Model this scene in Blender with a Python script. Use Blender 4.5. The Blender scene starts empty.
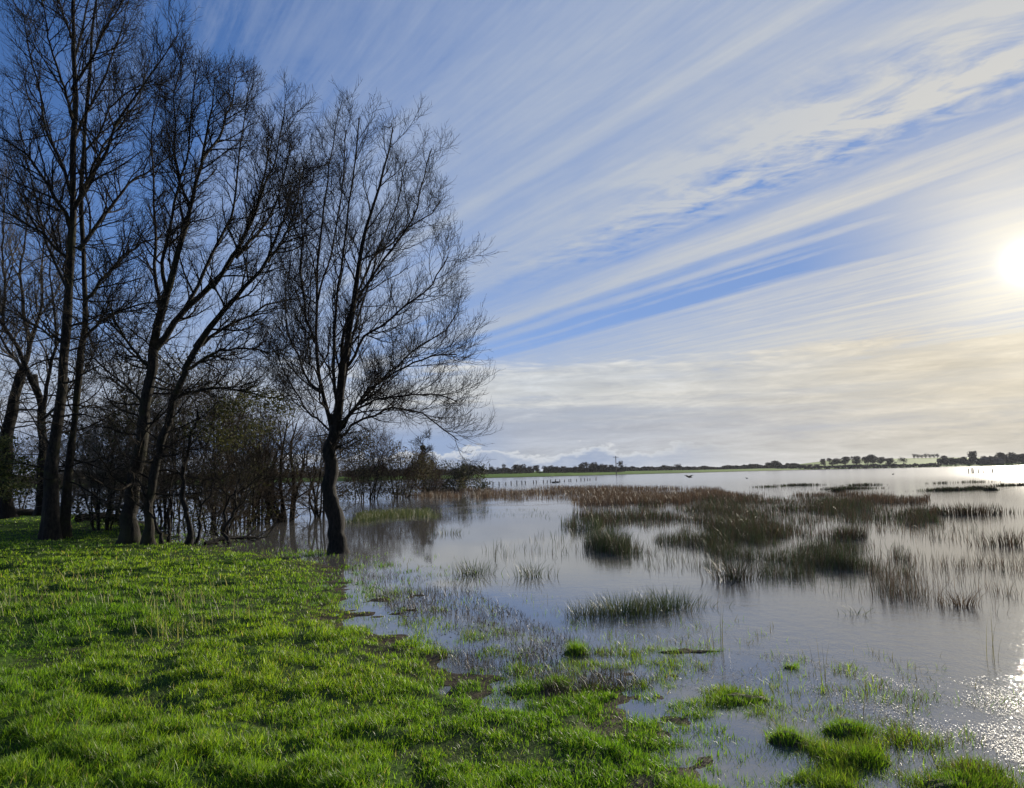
import bpy, math, random
import numpy as np
from mathutils import Vector
rng = np.random.default_rng(11)
random.seed(5)
scene = bpy.context.scene
COL = scene.collection

# ------------------------------------------------------------------ camera
FOC, CX, CY, CAMZ = 692.0, 512.0, 394.0, 1.65
PITCH, ROLL = math.atan(79/692), math.radians(1.2)
_f = np.array([0, math.cos(PITCH), math.sin(PITCH)])
_r0 = np.array([1.0, 0, 0]); _u0 = np.array([0, -math.sin(PITCH), math.cos(PITCH)])
_r = _r0*math.cos(ROLL) - _u0*math.sin(ROLL)
_u = _u0*math.cos(ROLL) + _r0*math.sin(ROLL)
def rays(px, py):
    px = np.asarray(px, float); py = np.asarray(py, float)
    return _f*FOC + _r*(px-CX)[..., None] + _u*(CY-py)[..., None]
def gnd(px, py, z=0.0):
    """where the sight line through a photo point meets the plane at height z"""
    d = rays(px, py); t = (z-CAMZ)/d[..., 2]
    return np.array([0, 0, CAMZ]) + d*t[..., None]
def at(px, py, Y):
    d = rays(px, py); return np.array([0, 0, CAMZ]) + d*(np.asarray(Y, float)/d[..., 1])[..., None]
cam = bpy.data.cameras.new('camera'); camo = bpy.data.objects.new('camera', cam); COL.objects.link(camo)
cam.sensor_width = 36; cam.lens = 36*FOC/1024; cam.clip_end = 6000; cam.clip_start = 0.05
from mathutils import Matrix
M = Matrix(((_r[0], _u[0], -_f[0], 0), (_r[1], _u[1], -_f[1], 0), (_r[2], _u[2], -_f[2], CAMZ), (0, 0, 0, 1)))
camo.matrix_world = M
scene.camera = camo
scene.view_settings.view_transform = 'Standard'; scene.view_settings.look = 'None'
scene.view_settings.gamma = 1; scene.view_settings.use_curve_mapping = False
EXPO = 0.6
scene.view_settings.exposure = EXPO
scene.cycles.max_bounces = 8; scene.cycles.transparent_max_bounces = 24
scene.cycles.caustics_reflective = False; scene.cycles.caustics_refractive = False

# ------------------------------------------------------------------ node helpers
class X:
    """a socket with arithmetic"""
    def __init__(s, nt, sock): s.nt, s.s = nt, sock
    def _m(s, op, *a):
        n = s.nt.nodes.new('ShaderNodeMath'); n.operation = op
        for i, v in enumerate((s,)+a):
            if isinstance(v, X): s.nt.links.new(v.s, n.inputs[i])
            else: n.inputs[i].default_value = v
        return X(s.nt, n.outputs[0])
    def __add__(s, o): return s._m('ADD', o)
    __radd__ = __add__
    def __sub__(s, o): return s._m('SUBTRACT', o)
    def __rsub__(s, o): return (s*-1.0)._m('ADD', o)
    def __mul__(s, o): return s._m('MULTIPLY', o)
    __rmul__ = __mul__
    def __truediv__(s, o): return s._m('DIVIDE', o)
    def __pow__(s, o): return s._m('POWER', o)
    def max(s, o): return s._m('MAXIMUM', o)
    def min(s, o): return s._m('MINIMUM', o)
    def clamp(s): return s.max(0.0).min(1.0)
    def smooth(s, a, b, lo=0.0, hi=1.0):
        n = s.nt.nodes.new('ShaderNodeMapRange'); n.interpolation_type = 'SMOOTHSTEP'
        s.nt.links.new(s.s, n.inputs['Value'])
        if a > b: a, b, lo, hi = b, a, hi, lo
        n.inputs['From Min'].default_value = a; n.inputs['From Max'].default_value = b
        n.inputs['To Min'].default_value = lo; n.inputs['To Max'].default_value = hi
        return X(s.nt, n.outputs['Result'])
    def curve(s, pts, lo, hi):
        """piecewise smooth function of s over lo..hi through (x, y) points, y in 0..1"""
        n = s.nt.nodes.new('ShaderNodeFloatCurve')
        s.nt.links.new(((s-lo)*(1/(hi-lo))).s, n.inputs['Value'])
        c = n.mapping.curves[0]
        q = [((x-lo)/(hi-lo), y) for x, y in pts]
        c.points[0].location = q[0]; c.points[1].location = q[-1]
        for p in q[1:-1]: c.points.new(*p)
        n.mapping.update()
        return X(s.nt, n.outputs[0])
def vec(nt, x, y, z=0.0):
    n = nt.nodes.new('ShaderNodeCombineXYZ')
    for i, v in enumerate((x, y, z)):
        if isinstance(v, X): nt.links.new(v.s, n.inputs[i])
        else: n.inputs[i].default_value = v
    return X(nt, n.outputs[0])
def noise(nt, v, scale=1.0, detail=3.0, rough=0.55, dist=0.0):
    n = nt.nodes.new('ShaderNodeTexNoise'); n.noise_dimensions = '3D'
    if v is not None: nt.links.new(v.s, n.inputs['Vector'])
    n.inputs['Scale'].default_value = scale; n.inputs['Detail'].default_value = detail
    n.inputs['Roughness'].default_value = rough; n.inputs['Distortion'].default_value = dist
    return X(nt, n.outputs[0])
def mixc(nt, f, a, b):
    n = nt.nodes.new('ShaderNodeMix'); n.data_type = 'RGBA'
    for i, v in ((0, f), (6, a), (7, b)):
        if isinstance(v, X): nt.links.new(v.s, n.inputs[i])
        elif i == 0: n.inputs[0].default_value = v
        else: n.inputs[i].default_value = (*v, 1)
    return X(nt, n.outputs[2])
def scalec(nt, c, f):
    n = nt.nodes.new('ShaderNodeVectorMath'); n.operation = 'SCALE'
    if isinstance(c, X): nt.links.new(c.s, n.inputs[0])
    else: n.inputs[0].default_value = c
    if isinstance(f, X): nt.links.new(f.s, n.inputs['Scale'])
    else: n.inputs['Scale'].default_value = f
    return X(nt, n.outputs[0])
def addc(nt, a, b):
    n = nt.nodes.new('ShaderNodeVectorMath'); n.operation = 'ADD'
    for i, v in enumerate((a, b)):
        if isinstance(v, X): nt.links.new(v.s, n.inputs[i])
        else: n.inputs[i].default_value = v
    return X(nt, n.outputs[0])
def srgb(r, g, b):
    return tuple((c/255/12.92 if c <= 10 else ((c/255+0.055)/1.055)**2.4) for c in (r, g, b))

# ------------------------------------------------------------------ sky, sun
SUN = rays(1029, 262); SUN = SUN/np.linalg.norm(SUN)
SUN_EL, SUN_AZ = math.asin(SUN[2]), math.atan2(SUN[0], SUN[1])
world = bpy.data.worlds.new('World'); scene.world = world; world.use_nodes = True
nt = world.node_tree; nt.nodes.clear()
STR = 0.1
def build_sky():
    tc = nt.nodes.new('ShaderNodeTexCoord'); D = X(nt, tc.outputs['Generated'])
    sp = nt.nodes.new('ShaderNodeSeparateXYZ'); nt.links.new(D.s, sp.inputs[0])
    dx, dy, dz = (X(nt, sp.outputs[i]) for i in range(3))
    sky = nt.nodes.new('ShaderNodeTexSky'); sky.sky_type = 'NISHITA'; sky.sun_disc = False
    sky.sun_elevation = SUN_EL; sky.sun_rotation = SUN_AZ; sky.dust_density = 0.0; sky.ozone_density = 2.0; sky.air_density = 1.0
    hs = nt.nodes.new('ShaderNodeHueSaturation'); hs.inputs['Saturation'].default_value = 1.3; hs.inputs['Value'].default_value = 0.78
    nt.links.new(sky.outputs[0], hs.inputs['Color']); base = X(nt, hs.outputs[0])
    tn = nt.nodes.new('ShaderNodeVectorMath'); tn.operation = 'MULTIPLY'; nt.links.new(base.s, tn.inputs[0]); tn.inputs[1].default_value = (1.28, 0.95, 1.20)
    base = mixc(nt, dz.smooth(0.62, 0.15)*0.12, X(nt, tn.outputs[0]), scalec(nt, srgb(128, 158, 205), 1.0/STR/2**EXPO))
    zc = dz.max(0.015)
    dot = (dx*float(SUN[0]) + dy*float(SUN[1]) + dz*float(SUN[2])).max(0.0)
    el = dz._m('ARCSINE')*57.29578
    az = dx._m('ARCTAN2', dy)*57.29578
    # cirrus sheet: parallel fibres on a high plane, running to the left horizon
    px, py = dx/zc, dy/zc
    a = math.radians(-35)
    U = px*math.sin(a) + py*math.cos(a)
    V = px*math.cos(a) - py*math.sin(a)
    w1 = noise(nt, vec(nt, U*0.22, V*0.55, 3.1), 1.0, 3, 0.5)
    w2 = noise(nt, vec(nt, U*0.9, V*2.2, 7.7), 1.0, 3, 0.55)
    Vw = V + (w1-0.5)*0.22 + (w2-0.5)*0.05
    band = Vw.curve([(-1, .03), (0.1, .08), (0.4, .26), (0.68, .50), (0.9, .54), (1.1, .66), (1.24, .56), (1.33, .86), (1.42, .62), (1.6, .70), (1.78, .76),
                     (1.95, .78), (2.08, .40), (2.2, .36), (2.36, .70), (2.55, .84), (2.68, .14), (2.8, .46), (2.88, .10), (3.0, .34), (3.1, .04), (3.35, .58),
                     (3.7, .74), (4.3, .84), (5.2, .88), (5.6, .74), (5.9, .9), (8, .92)], -1, 8)
    fib = noise(nt, vec(nt, U*0.75, Vw*4.6, 1.7), 1.0, 9, 0.68, 0.35)
    fib2 = noise(nt, vec(nt, U*2.3, Vw*13.0, 9.2), 1.0, 8, 0.7, 0.6)
    brk = noise(nt, vec(nt, U*1.6, V*3.2, 31.0), 1.0, 9, 0.72, 0.5)
    st = noise(nt, vec(nt, U*0.16, Vw*6.5, 51.0), 1.0, 6, 0.6).smooth(.36, .64)
    st2 = noise(nt, vec(nt, U*0.4, Vw*19.0, 57.0), 1.0, 5, 0.6).smooth(.36, .64)
    big = noise(nt, vec(nt, U*0.35, V*0.9, 21.0), 1.0, 4, 0.6)
    cir = (band + (fib-0.5)*0.66 + (fib2-0.5)*0.42 + (brk-0.5)*0.55 + (big-0.5)*0.30 + (st-0.5)*0.20 + (st2-0.5)*0.10)
    # a torn, puffed patch lying over the sheet (mackerel texture along its lower edge)
    puff = noise(nt, vec(nt, px*2.6+py*.9, py*3.4, 4.0), 1.0, 9, 0.66, 0.7)
    mack = noise(nt, vec(nt, U*9.0+Vw*5.0, Vw*9.0, 14.0), 1.0, 5, 0.6, 0.5)
    pm = Vw.smooth(1.45, 1.88) * Vw.smooth(2.12, 1.96) * U.smooth(2.3, 1.0)
    mk = Vw.smooth(1.75, 1.98) * Vw.smooth(2.3, 2.08) * U.smooth(3.6, 1.6)
    cir = (cir + pm*((puff-0.46)*4.2) + mk*((mack-0.5)*2.4)).clamp()
    cir = (cir*cir.smooth(0.02, 0.30)*0.9 + 0.1*az.smooth(-30, 5)).max(dot**60.0*0.6 + U.smooth(2.2, 0.9)*Vw.smooth(1.9, 2.6)*(0.30+(fib-0.5)*0.9))
    # low cloud bank with a torn top, flat streaks beneath
    s1 = noise(nt, vec(nt, az*0.075, el*0.60, 5.0), 1.0, 9, 0.66, 0.3)
    s2 = noise(nt, vec(nt, az*0.035, el*1.1, 11.0), 1.0, 7, 0.62)
    s3 = noise(nt, vec(nt, az*0.20, el*1.3, 41.0), 1.0, 8, 0.7, 0.4)
    topel = 9.4 + (s1-0.5)*6.0 + (s3-0.5)*2.2
    bank = (topel-el).smooth(-0.2, 1.3) * az.smooth(-26, -6, 0.45, 1.0)
    bank = (bank*(0.84 + (s1-0.5)*1.5 + (s2-0.5)*1.0 + (s3-0.5)*0.9) + el.smooth(3.2, 0.8)*0.6).clamp()
    # colours: thin cloud brightens and warms towards the sun
    g1 = dot**18.0; g2 = dot**260.0; g3 = dot**5200.0; g0 = dot**5.0
    ci_c = mixc(nt, g0, srgb(170, 184, 207), srgb(196, 201, 207))
    ci_c = mixc(nt, g1, ci_c, srgb(228, 222, 208))
    ramp = nt.nodes.new('ShaderNodeValToRGB')
    nt.links.new(((el + (s2-0.5)*3.4 + (s3-0.5)*2.6)*(1/12)).s, ramp.inputs[0])
    el_ = ramp.color_ramp.elements
    el_[0].position = 0.0; el_[0].color = (*srgb(178, 186, 198), 1)
    el_[1].position = 1.0; el_[1].color = (*srgb(205, 212, 222), 1)
    for p, c in ((0.16, srgb(172, 181, 197)), (0.32, srgb(163, 173, 192)), (0.42, srgb(176, 184, 197)), (0.52, srgb(205, 208, 210)), (0.64, srgb(196, 203, 211)), (0.80, srgb(214, 217, 220))):
        e = el_.new(p); e.color = (*c, 1)
    ba_c = mixc(nt, (g1*0.8+g0*0.35).clamp(), X(nt, ramp.outputs[0]), srgb(219, 210, 192))
    ba_c = scalec(nt, ba_c, (s3-0.5)*0.9 + (s1-0.5)*0.5 + 1.0)
    # small heaped clouds low over the far shore
    cn = noise(nt, vec(nt, az*0.42, el*0.85, 2.0), 1.0, 6, 0.6)
    cf = noise(nt, vec(nt, az*0.12, 0.0, 8.0), 1.0, 2, 0.5)
    ctop = 1.2 + (cf-0.35)*4.2 + (cn-0.5)*3.6
    cu = (ctop-el).smooth(0.0, 0.28) * az.smooth(20, 6) * az.smooth(-40, -20)
    rim = (ctop-el).smooth(0.9, 0.05)
    cu_c = mixc(nt, (rim*0.8+(cn-0.45)*1.1).clamp(), srgb(150, 166, 194), srgb(226, 228, 229))
    gapb = el.smooth(0.4, 1.2)*el.smooth(4.6, 2.6)*az.smooth(2, -6)    # bluer air seen behind them on the left
    to = 1.0/STR/2**EXPO
    base = mixc(nt, (dot**3.0*0.9).clamp(), base, scalec(nt, srgb(112, 148, 205), to))
    c = mixc(nt, cir*0.93, base, scalec(nt, ci_c, to))
    c = mixc(nt, bank, c, scalec(nt, ba_c, to))
    c = mixc(nt, gapb*0.75, c, scalec(nt, srgb(138, 164, 205), to))
    c = mixc(nt, cu*0.92, c, scalec(nt, cu_c, to))
    # forward scattering of the sun in the thin cloud
    glow = addc(nt, scalec(nt, (1.0, 0.93, 0.75), g1*(0.0*to)), addc(nt, scalec(nt, (1.0, 0.90, 0.66), g2*(0.36*to)), scalec(nt, (1.0, 0.96, 0.84), g3*(1.3*to))))
    c = addc(nt, c, glow)
    bg = nt.nodes.new('ShaderNodeBackground'); bg.inputs['Strength'].default_value = STR
    nt.links.new(c.s, bg.inputs['Color'])
    out = nt.nodes.new('ShaderNodeOutputWorld'); nt.links.new(bg.outputs[0], out.inputs['Surface'])
build_sky()
world.cycles.sampling_method = 'MANUAL'; world.cycles.sample_map_resolution = 1024
sl = bpy.data.lights.new('sun', 'SUN'); sl.energy = 5.0; sl.angle = math.radians(0.5); sl.color = (1.0, 0.91, 0.76)
so = bpy.data.objects.new('sun', sl); COL.objects.link(so)
so.rotation_euler = Vector(SUN).to_track_quat('Z', 'Y').to_euler()

# ------------------------------------------------------------------ mesh helpers
def tag(o, label=None, cat=None, group=None, kind=None):
    if label: o['label'] = label
    if cat: o['category'] = cat
    if group: o['group'] = group
    if kind: o['kind'] = kind
    return o
def empty(name, loc):
    o = bpy.data.objects.new(name, None); COL.objects.link(o); o.location = [float(v) for v in loc]; o.empty_display_size = 0.2
    return o
def mesh_data(name, verts, faces, mat, colors=None, smooth=False):
    """verts (n,3); faces: list of (m,k) index arrays (quads and tris)"""
    me = bpy.data.meshes.new(name)
    verts = np.asarray(verts, np.float32)
    faces = [np.asarray(f, np.int32) for f in (faces if isinstance(faces, list) else [faces]) if len(f)]
    me.vertices.add(len(verts)); me.vertices.foreach_set('co', verts.ravel())
    loops = np.concatenate([f.ravel() for f in faces]); tot = np.concatenate([np.full(len(f), f.shape[1], np.int32) for f in faces])
    me.loops.add(len(loops)); me.loops.foreach_set('vertex_index', loops)
    me.polygons.add(len(tot)); st = np.concatenate([[0], np.cumsum(tot)[:-1]]).astype(np.int32)
    me.polygons.foreach_set('loop_start', st)
    try: me.polygons.foreach_set('loop_total', tot)
    except Exception: pass
    if smooth: me.polygons.foreach_set('use_smooth', np.ones(len(tot), bool))
    if colors is not None:
        ca = me.color_attributes.new('Tint', 'FLOAT_COLOR', 'POINT')
        c4 = np.ones((len(verts), 4), np.float32); c4[:, :3] = colors; ca.data.foreach_set('color', c4.ravel())
    me.update(calc_edges=True); me.validate()
    me.materials.append(mat)
    return me
def link(name, me, parent=None, loc=None):
    o = bpy.data.objects.new(name, me); COL.objects.link(o)
    if parent is not None: o.parent = parent
    if loc is not None: o.location = [float(v) for v in loc]
    return o

_T = np.random.default_rng(3).random((256, 256))
def vnoise(x, y):
    x = np.asarray(x, float); y = np.asarray(y, float)
    xi = np.floor(x).astype(int); yi = np.floor(y).astype(int); fx = x-xi; fy = y-yi
    fx = fx*fx*(3-2*fx); fy = fy*fy*(3-2*fy)
    g = lambda a, b: _T[a % 256, b % 256]
    return (g(xi, yi)*(1-fx)+g(xi+1, yi)*fx)*(1-fy) + (g(xi, yi+1)*(1-fx)+g(xi+1, yi+1)*fx)*fy
def fbm(x, y, n=4, g=0.5):
    s = 0; a = 1; t = 0
    for k in range(n): s = s + a*vnoise(x*2**k+17.3*k, y*2**k+5.1*k); t += a; a *= g
    return s/t

# ------------------------------------------------------------------ terrain
SHORE_PX = [(-420, 514), (-150, 512), (0, 511), (80, 513), (150, 518), (195, 527), (215, 540), (255, 547), (305, 552), (352, 560), (385, 573), (398, 598), (430, 628),
            (490, 640), (525, 660), (570, 670), (620, 660), (690, 680), (755, 696), (755, 716), (800, 742), (826, 765), (862, 795), (870, 900), (880, 1200), (-2600, 1500), (-1500, 700)]
_p = np.array([gnd(a, b)[:2] for a, b in SHORE_PX])
_p[-3] = (3, -14); _p[-2] = (-60, -14); _p[-1] = (-80, 40)
SHORE = np.vstack([_p[:-3], [(1.9, 1.0), (3, -14), (-70, -14), (-80, 44)]])
def sdist(P, poly):
    """signed distance (positive inside) from points to a closed polygon"""
    x, y = P[:, 0], P[:, 1]; best = np.full(len(P), 1e9); ins = np.zeros(len(P), bool)
    n = len(poly)
    for i in range(n):
        a, b = poly[i], poly[(i+1) % n]; e = b-a
        t = np.clip(((x-a[0])*e[0]+(y-a[1])*e[1])/(e@e), 0, 1)
        best = np.minimum(best, np.hypot(x-a[0]-t*e[0], y-a[1]-t*e[1]))
        c = (a[1] > y) != (b[1] > y)
        with np.errstate(divide='ignore', invalid='ignore'):
            ins ^= c & (x < a[0] + (y-a[1])*e[0]/e[1])
    return np.where(ins, best, -best)
FAR_Y = lambda x: np.interp(x, [-400, -120, 0, 60, 160, 300, 700], [210, 225, 255, 300, 380, 400, 420])
MUD = [(430, 600, 1.2, .01), (640, 668, 1.0, .008)]
_mud = [(*gnd(a, b)[:2], r, h) for a, b, r, h in MUD]
def hollow(x, y):
    n = fbm(x*2.3+3, y*2.3+1.3, 3, 0.5)
    big = fbm(x*0.55+40, y*0.55, 2)
    return n, big
def height(x, y):
    x = np.asarray(x, float); y = np.asarray(y, float); sh = x.shape; x = x.ravel(); y = y.ravel()
    h = np.empty(len(x))
    near = (y < 70) & (np.abs(x) < 90)
    sd = np.full(len(x), -60.0)
    sd[near] = sdist(np.stack([x[near], y[near]], 1), SHORE)
    n, big = hollow(x, y)
    r = np.hypot(x, y)
    land = np.interp(sd, [-60, -12, -4, -1.8, -.8, 0, 0.5, 1.5, 4, 9], [-.6, -.4, -.18, -.06, -.032, -.020, -.012, .038, .13, .19])
    amp = np.interp(sd, [-4, -2, -.8, .4, 1.5, 4], [.01, .02, .03, .04, .085, .105])
    amp = amp*np.interp(r, [12, 30, 60], [1, .6, .3])
    tus = np.clip(n-0.5, -0.2, .16)
    hole = np.clip(fbm(x*1.15+91, y*1.5+17, 2)-.66, 0, .15)
    fine = (fbm(x*5.5+7, y*5.5, 2)-.5)*np.interp(sd, [-2.5, -1, 0, 3], [0, .025, .03, .05])*np.interp(r, [8, 25], [1, .2])
    h = land + fine + amp*(tus*1.2 + (big-0.5)*.7) - hole*np.interp(sd, [0, 2], [0, .9])
    h = np.where(sd > 1.2, np.maximum(h, .035+.02*n), h)
    for mx, my, mr, mh in _mud:
        d = np.hypot(x-mx, y-my)/mr
        h += mh*np.exp(-d*d*1.5)*(0.4+1.1*n)
    fy = FAR_Y(x) + (fbm(x*0.02, x*0.0+3, 3)-.5)*14
    d = y-fy
    far = np.where(d > 0, 0.5+np.minimum(d, 10)*.05 + np.clip(d-10, 0, 260)*np.interp(x/np.maximum(y, 1), [-.3, 0, .15, .30, .39, .46, .62, .8], [.009, .006, .004, .003, .008, .027, .027, .014]), np.maximum(d*.05, -.6))
    far += np.where(d > 40, (fbm(x*.006, y*.006, 3)-.5)*1.2, 0)*np.clip((d-40)/100, 0, 1)
    h = np.where(y > 120, np.maximum(far, h), h)
    return h.reshape(sh)
def geo(a, b, s0, g, lim=60):
    """growing steps out from a to b"""
    o = [a]; s = s0
    while (o[-1] < b) if b > a else (o[-1] > b):
        o.append(o[-1]+(s if b > a else -s)); s = min(s*g, lim)
    return np.array(o[1:])
xs = np.concatenate([geo(-12, -3000, .08, 1.06)[::-1], np.arange(-12, 5, .055), geo(5, 3000, .06, 1.055)])
ys = np.concatenate([geo(2.6, -60, .1, 1.12)[::-1], np.arange(2.6, 13, .055), geo(13, 5000, .06, 1.03)])
gx, gy = np.meshgrid(xs, ys)
gz = height(gx, gy)
nx, ny = len(xs), len(ys)
idx = np.arange(nx*ny).reshape(ny, nx)
quads = np.stack([idx[:-1, :-1], idx[:-1, 1:], idx[1:, 1:], idx[1:, :-1]], -1).reshape(-1, 4)

# ------------------------------------------------------------------ materials
def new_mat(name):
    m = bpy.data.materials.new(name); m.use_nodes = True; t = m.node_tree; t.nodes.clear()
    out = t.nodes.new('ShaderNodeOutputMaterial'); return m, t, out
def principled(t, out, col, rough=.8, spec=.3, bump=None, bdist=.02):
    b = t.nodes.new('ShaderNodeBsdfPrincipled')
    if isinstance(col, X): t.links.new(col.s, b.inputs['Base Color'])
    else: b.inputs['Base Color'].default_value = (*col, 1)
    if isinstance(rough, X): t.links.new(rough.s, b.inputs['Roughness'])
    else: b.inputs['Roughness'].default_value = rough
    b.inputs['Specular IOR Level'].default_value = spec
    if bump is not None:
        bn = t.nodes.new('ShaderNodeBump'); bn.inputs['Strength'].default_value = .8; bn.inputs['Distance'].default_value = bdist
        t.links.new(bump.s, bn.inputs['Height']); t.links.new(bn.outputs[0], b.inputs['Normal'])
    t.links.new(b.outputs[0], out.inputs['Surface'])
    return b
def obj_pos(t):
    g = t.nodes.new('ShaderNodeNewGeometry'); return X(t, g.outputs['Position'])
def ground_material():
    m, t, out = new_mat('turf_and_mud')
    P = obj_pos(t); sp = t.nodes.new('ShaderNodeSeparateXYZ'); t.links.new(P.s, sp.inputs[0]); z = X(t, sp.outputs[2]); y = X(t, sp.outputs[1])
    n1 = noise(t, P, 2.2, 5, .6); n2 = noise(t, P, 14, 4, .65); n3 = noise(t, P, .02, 4, .6)
    mud = mixc(t, n2.smooth(.3, .7), (.040, .030, .020), (.085, .066, .044))
    turf = mixc(t, n2.smooth(.35, .65), (.028, .050, .012), (.055, .095, .020))
    field = mixc(t, n3.smooth(.4, .6), (.075, .150, .012), (.105, .19, .018))
    wet = (z + (n1-.5)*.07).smooth(.0, .07)
    c = mixc(t, wet, mud, turf)
    c = mixc(t, y.smooth(140, 170)*z.smooth(0.1, 0.5), c, field)
    rough = wet.smooth(0, 1, .6, .9)
    principled(t, out, c, rough, .03, n2, .02)
    return m
def water_material():
    m, t, out = new_mat('flood_water')
    P = obj_pos(t)
    sp = t.nodes.new('ShaderNodeSeparateXYZ'); t.links.new(P.s, sp.inputs[0]); x, y = X(t, sp.outputs[0]), X(t, sp.outputs[1])
    cd = t.nodes.new('ShaderNodeNewGeometry')
    r = (x*x+y*y)._m('SQRT')
    # ripples: a breeze-ruffled sheet, calmer in the lee of the rushes and near the bank
    mp = vec(t, x*1.0+y*.3, y*1.0-x*.2, 0.0)
    a = noise(t, mp, 5.0, 3, .5); b = noise(t, mp, 26.0, 3, .6); c = noise(t, mp, 0.35, 3, .5)
    calm = c.smooth(.40, .62, .10, 1.0).max(x.smooth(1.2, 3.5, 0.0, .85))
    near = r.smooth(5.0, 14.0, 1.7, .55)*(x*.6-y*.12+.6).smooth(-.6, 1.2, .25, 1.0)
    near = near.max(r.smooth(18, 45, 0.0, 1.1))
    h = (a*.7 + b*.32)*calm*near
    bn = t.nodes.new('ShaderNodeBump'); bn.inputs['Strength'].default_value = 0.20; bn.inputs['Distance'].default_value = .035
    t.links.new(h.s, bn.inputs['Height'])
    gl = t.nodes.new('ShaderNodeBsdfGlossy'); t.links.new(r.smooth(15, 130, .035, .14).s, gl.inputs['Roughness']); gl.inputs['Color'].default_value = (.97, .97, .97, 1)
    t.links.new(bn.outputs[0], gl.inputs['Normal'])
    tr = t.nodes.new('ShaderNodeBsdfTransparent'); tr.inputs['Color'].default_value = (.62, .60, .52, 1)
    silt = t.nodes.new('ShaderNodeBsdfDiffuse'); silt.inputs['Color'].default_value = (.19, .18, .16, 1)
    mx0 = t.nodes.new('ShaderNodeMixShader'); mx0.inputs[0].default_value = .55
    t.links.new(tr.outputs[0], mx0.inputs[1]); t.links.new(silt.outputs[0], mx0.inputs[2])
    fr = t.nodes.new('ShaderNodeFresnel'); fr.inputs['IOR'].default_value = 3.0; t.links.new(bn.outputs[0], fr.inputs['Normal'])
    mx = t.nodes.new('ShaderNodeMixShader'); t.links.new(fr.outputs[0], mx.inputs[0])
    t.links.new(mx0.outputs[0], mx.inputs[1]); t.links.new(gl.outputs[0], mx.inputs[2])
    t.links.new(mx.outputs[0], out.inputs['Surface'])
    return m
def blade_material(name, trans=.5, rough=.55, spec=.25, tint=(1, 1, 1)):
    m, t, out = new_mat(name)
    at_ = t.nodes.new('ShaderNodeAttribute'); at_.attribute_name = 'Tint'
    c = X(t, at_.outputs['Color'])
    b = t.nodes.new('ShaderNodeBsdfPrincipled'); t.links.new(c.s, b.inputs['Base Color']); b.inputs['Roughness'].default_value = rough
    b.inputs['Specular IOR Level'].default_value = spec
    tl = t.nodes.new('ShaderNodeBsdfTranslucent')
    v = t.nodes.new('ShaderNodeVectorMath'); v.operation = 'MULTIPLY'; v.inputs[1].default_value = tint; t.links.new(c.s, v.inputs[0])
    t.links.new(v.outputs[0], tl.inputs['Color'])
    mx = t.nodes.new('ShaderNodeMixShader'); mx.inputs[0].default_value = trans
    t.links.new(b.outputs[0], mx.inputs[1]); t.links.new(tl.outputs[0], mx.inputs[2]); t.links.new(mx.outputs[0], out.inputs['Surface'])
    return m
M_GROUND = ground_material(); M_WATER = water_material()
M_GRASS = blade_material('grass_blades', .52, .45, .33, (1.25, 1.35, .7))
M_RUSH = blade_material('rush_stems', .25, .5, .3)
g = link('ground', mesh_data('ground', np.stack([gx, gy, gz], -1).reshape(-1, 3), quads, M_GROUND, smooth=True)); tag(g, kind='structure')
wv = np.array([(-3000, -60, 0), (3000, -60, 0), (3000, 620, 0), (-3000, 620, 0)], float)
wx = np.linspace(-3000, 3000, 61); wy = np.concatenate([[-60, -10], np.linspace(0, 620, 40)])
wgx, wgy = np.meshgrid(wx, wy); wi = np.arange(wgx.size).reshape(wgx.shape)
wq = np.stack([wi[:-1, :-1], wi[:-1, 1:], wi[1:, 1:], wi[1:, :-1]], -1).reshape(-1, 4)
w = link('flood_water', mesh_data('flood_water', np.stack([wgx, wgy, wgx*0], -1).reshape(-1, 3), wq, M_WATER)); tag(w, kind='structure')

# ------------------------------------------------------------------ blades
def blades(base, length, width, lean, yaw, cols, seg=2, curl=0.5, tip=0.0):
    """flat tapering blades: base (n,3); each a strip bending towards lean direction; returns verts, faces, colors"""
    n = len(base); k = seg+1
    t = np.linspace(0, 1, k)[None, :]
    az = yaw[:, None]
    out = lean[:, None]*length[:, None]*(t*(1-curl)+curl*t*t)
    up = length[:, None]*t*np.sqrt(np.maximum(1-(lean[:, None]*np.minimum(1, t*.7+.2))**2, .05))
    cx = base[:, 0:1]+np.cos(az)*out; cy = base[:, 1:2]+np.sin(az)*out; cz = base[:, 2:3]+up
    wa = yaw + math.pi/2 + rng.normal(0, .7, n)
    hw = (width[:, None]*.5)*(1-(1-tip)*t**1.6)
    dx = np.cos(wa)[:, None]*hw; dy = np.sin(wa)[:, None]*hw
    L = np.stack([cx-dx, cy-dy, cz], -1); R = np.stack([cx+dx, cy+dy, cz], -1)
    V = np.stack([L, R], 2).reshape(n, k*2, 3)
    b = (np.arange(n)*k*2)[:, None]
    qs = [b+np.array([[2*i, 2*i+1, 2*i+3, 2*i+2]]) for i in range(seg)]
    C = np.repeat(cols[:, None, :], k*2, 1)
    return V.reshape(-1, 3), np.concatenate(qs), C.reshape(-1, 3)
def pick(cols, w, n):
    cols = np.array(cols, float); i = rng.choice(len(cols), n, p=np.array(w)/sum(w))
    return cols[i]*rng.uniform(.75, 1.25, (n, 1))
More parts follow.
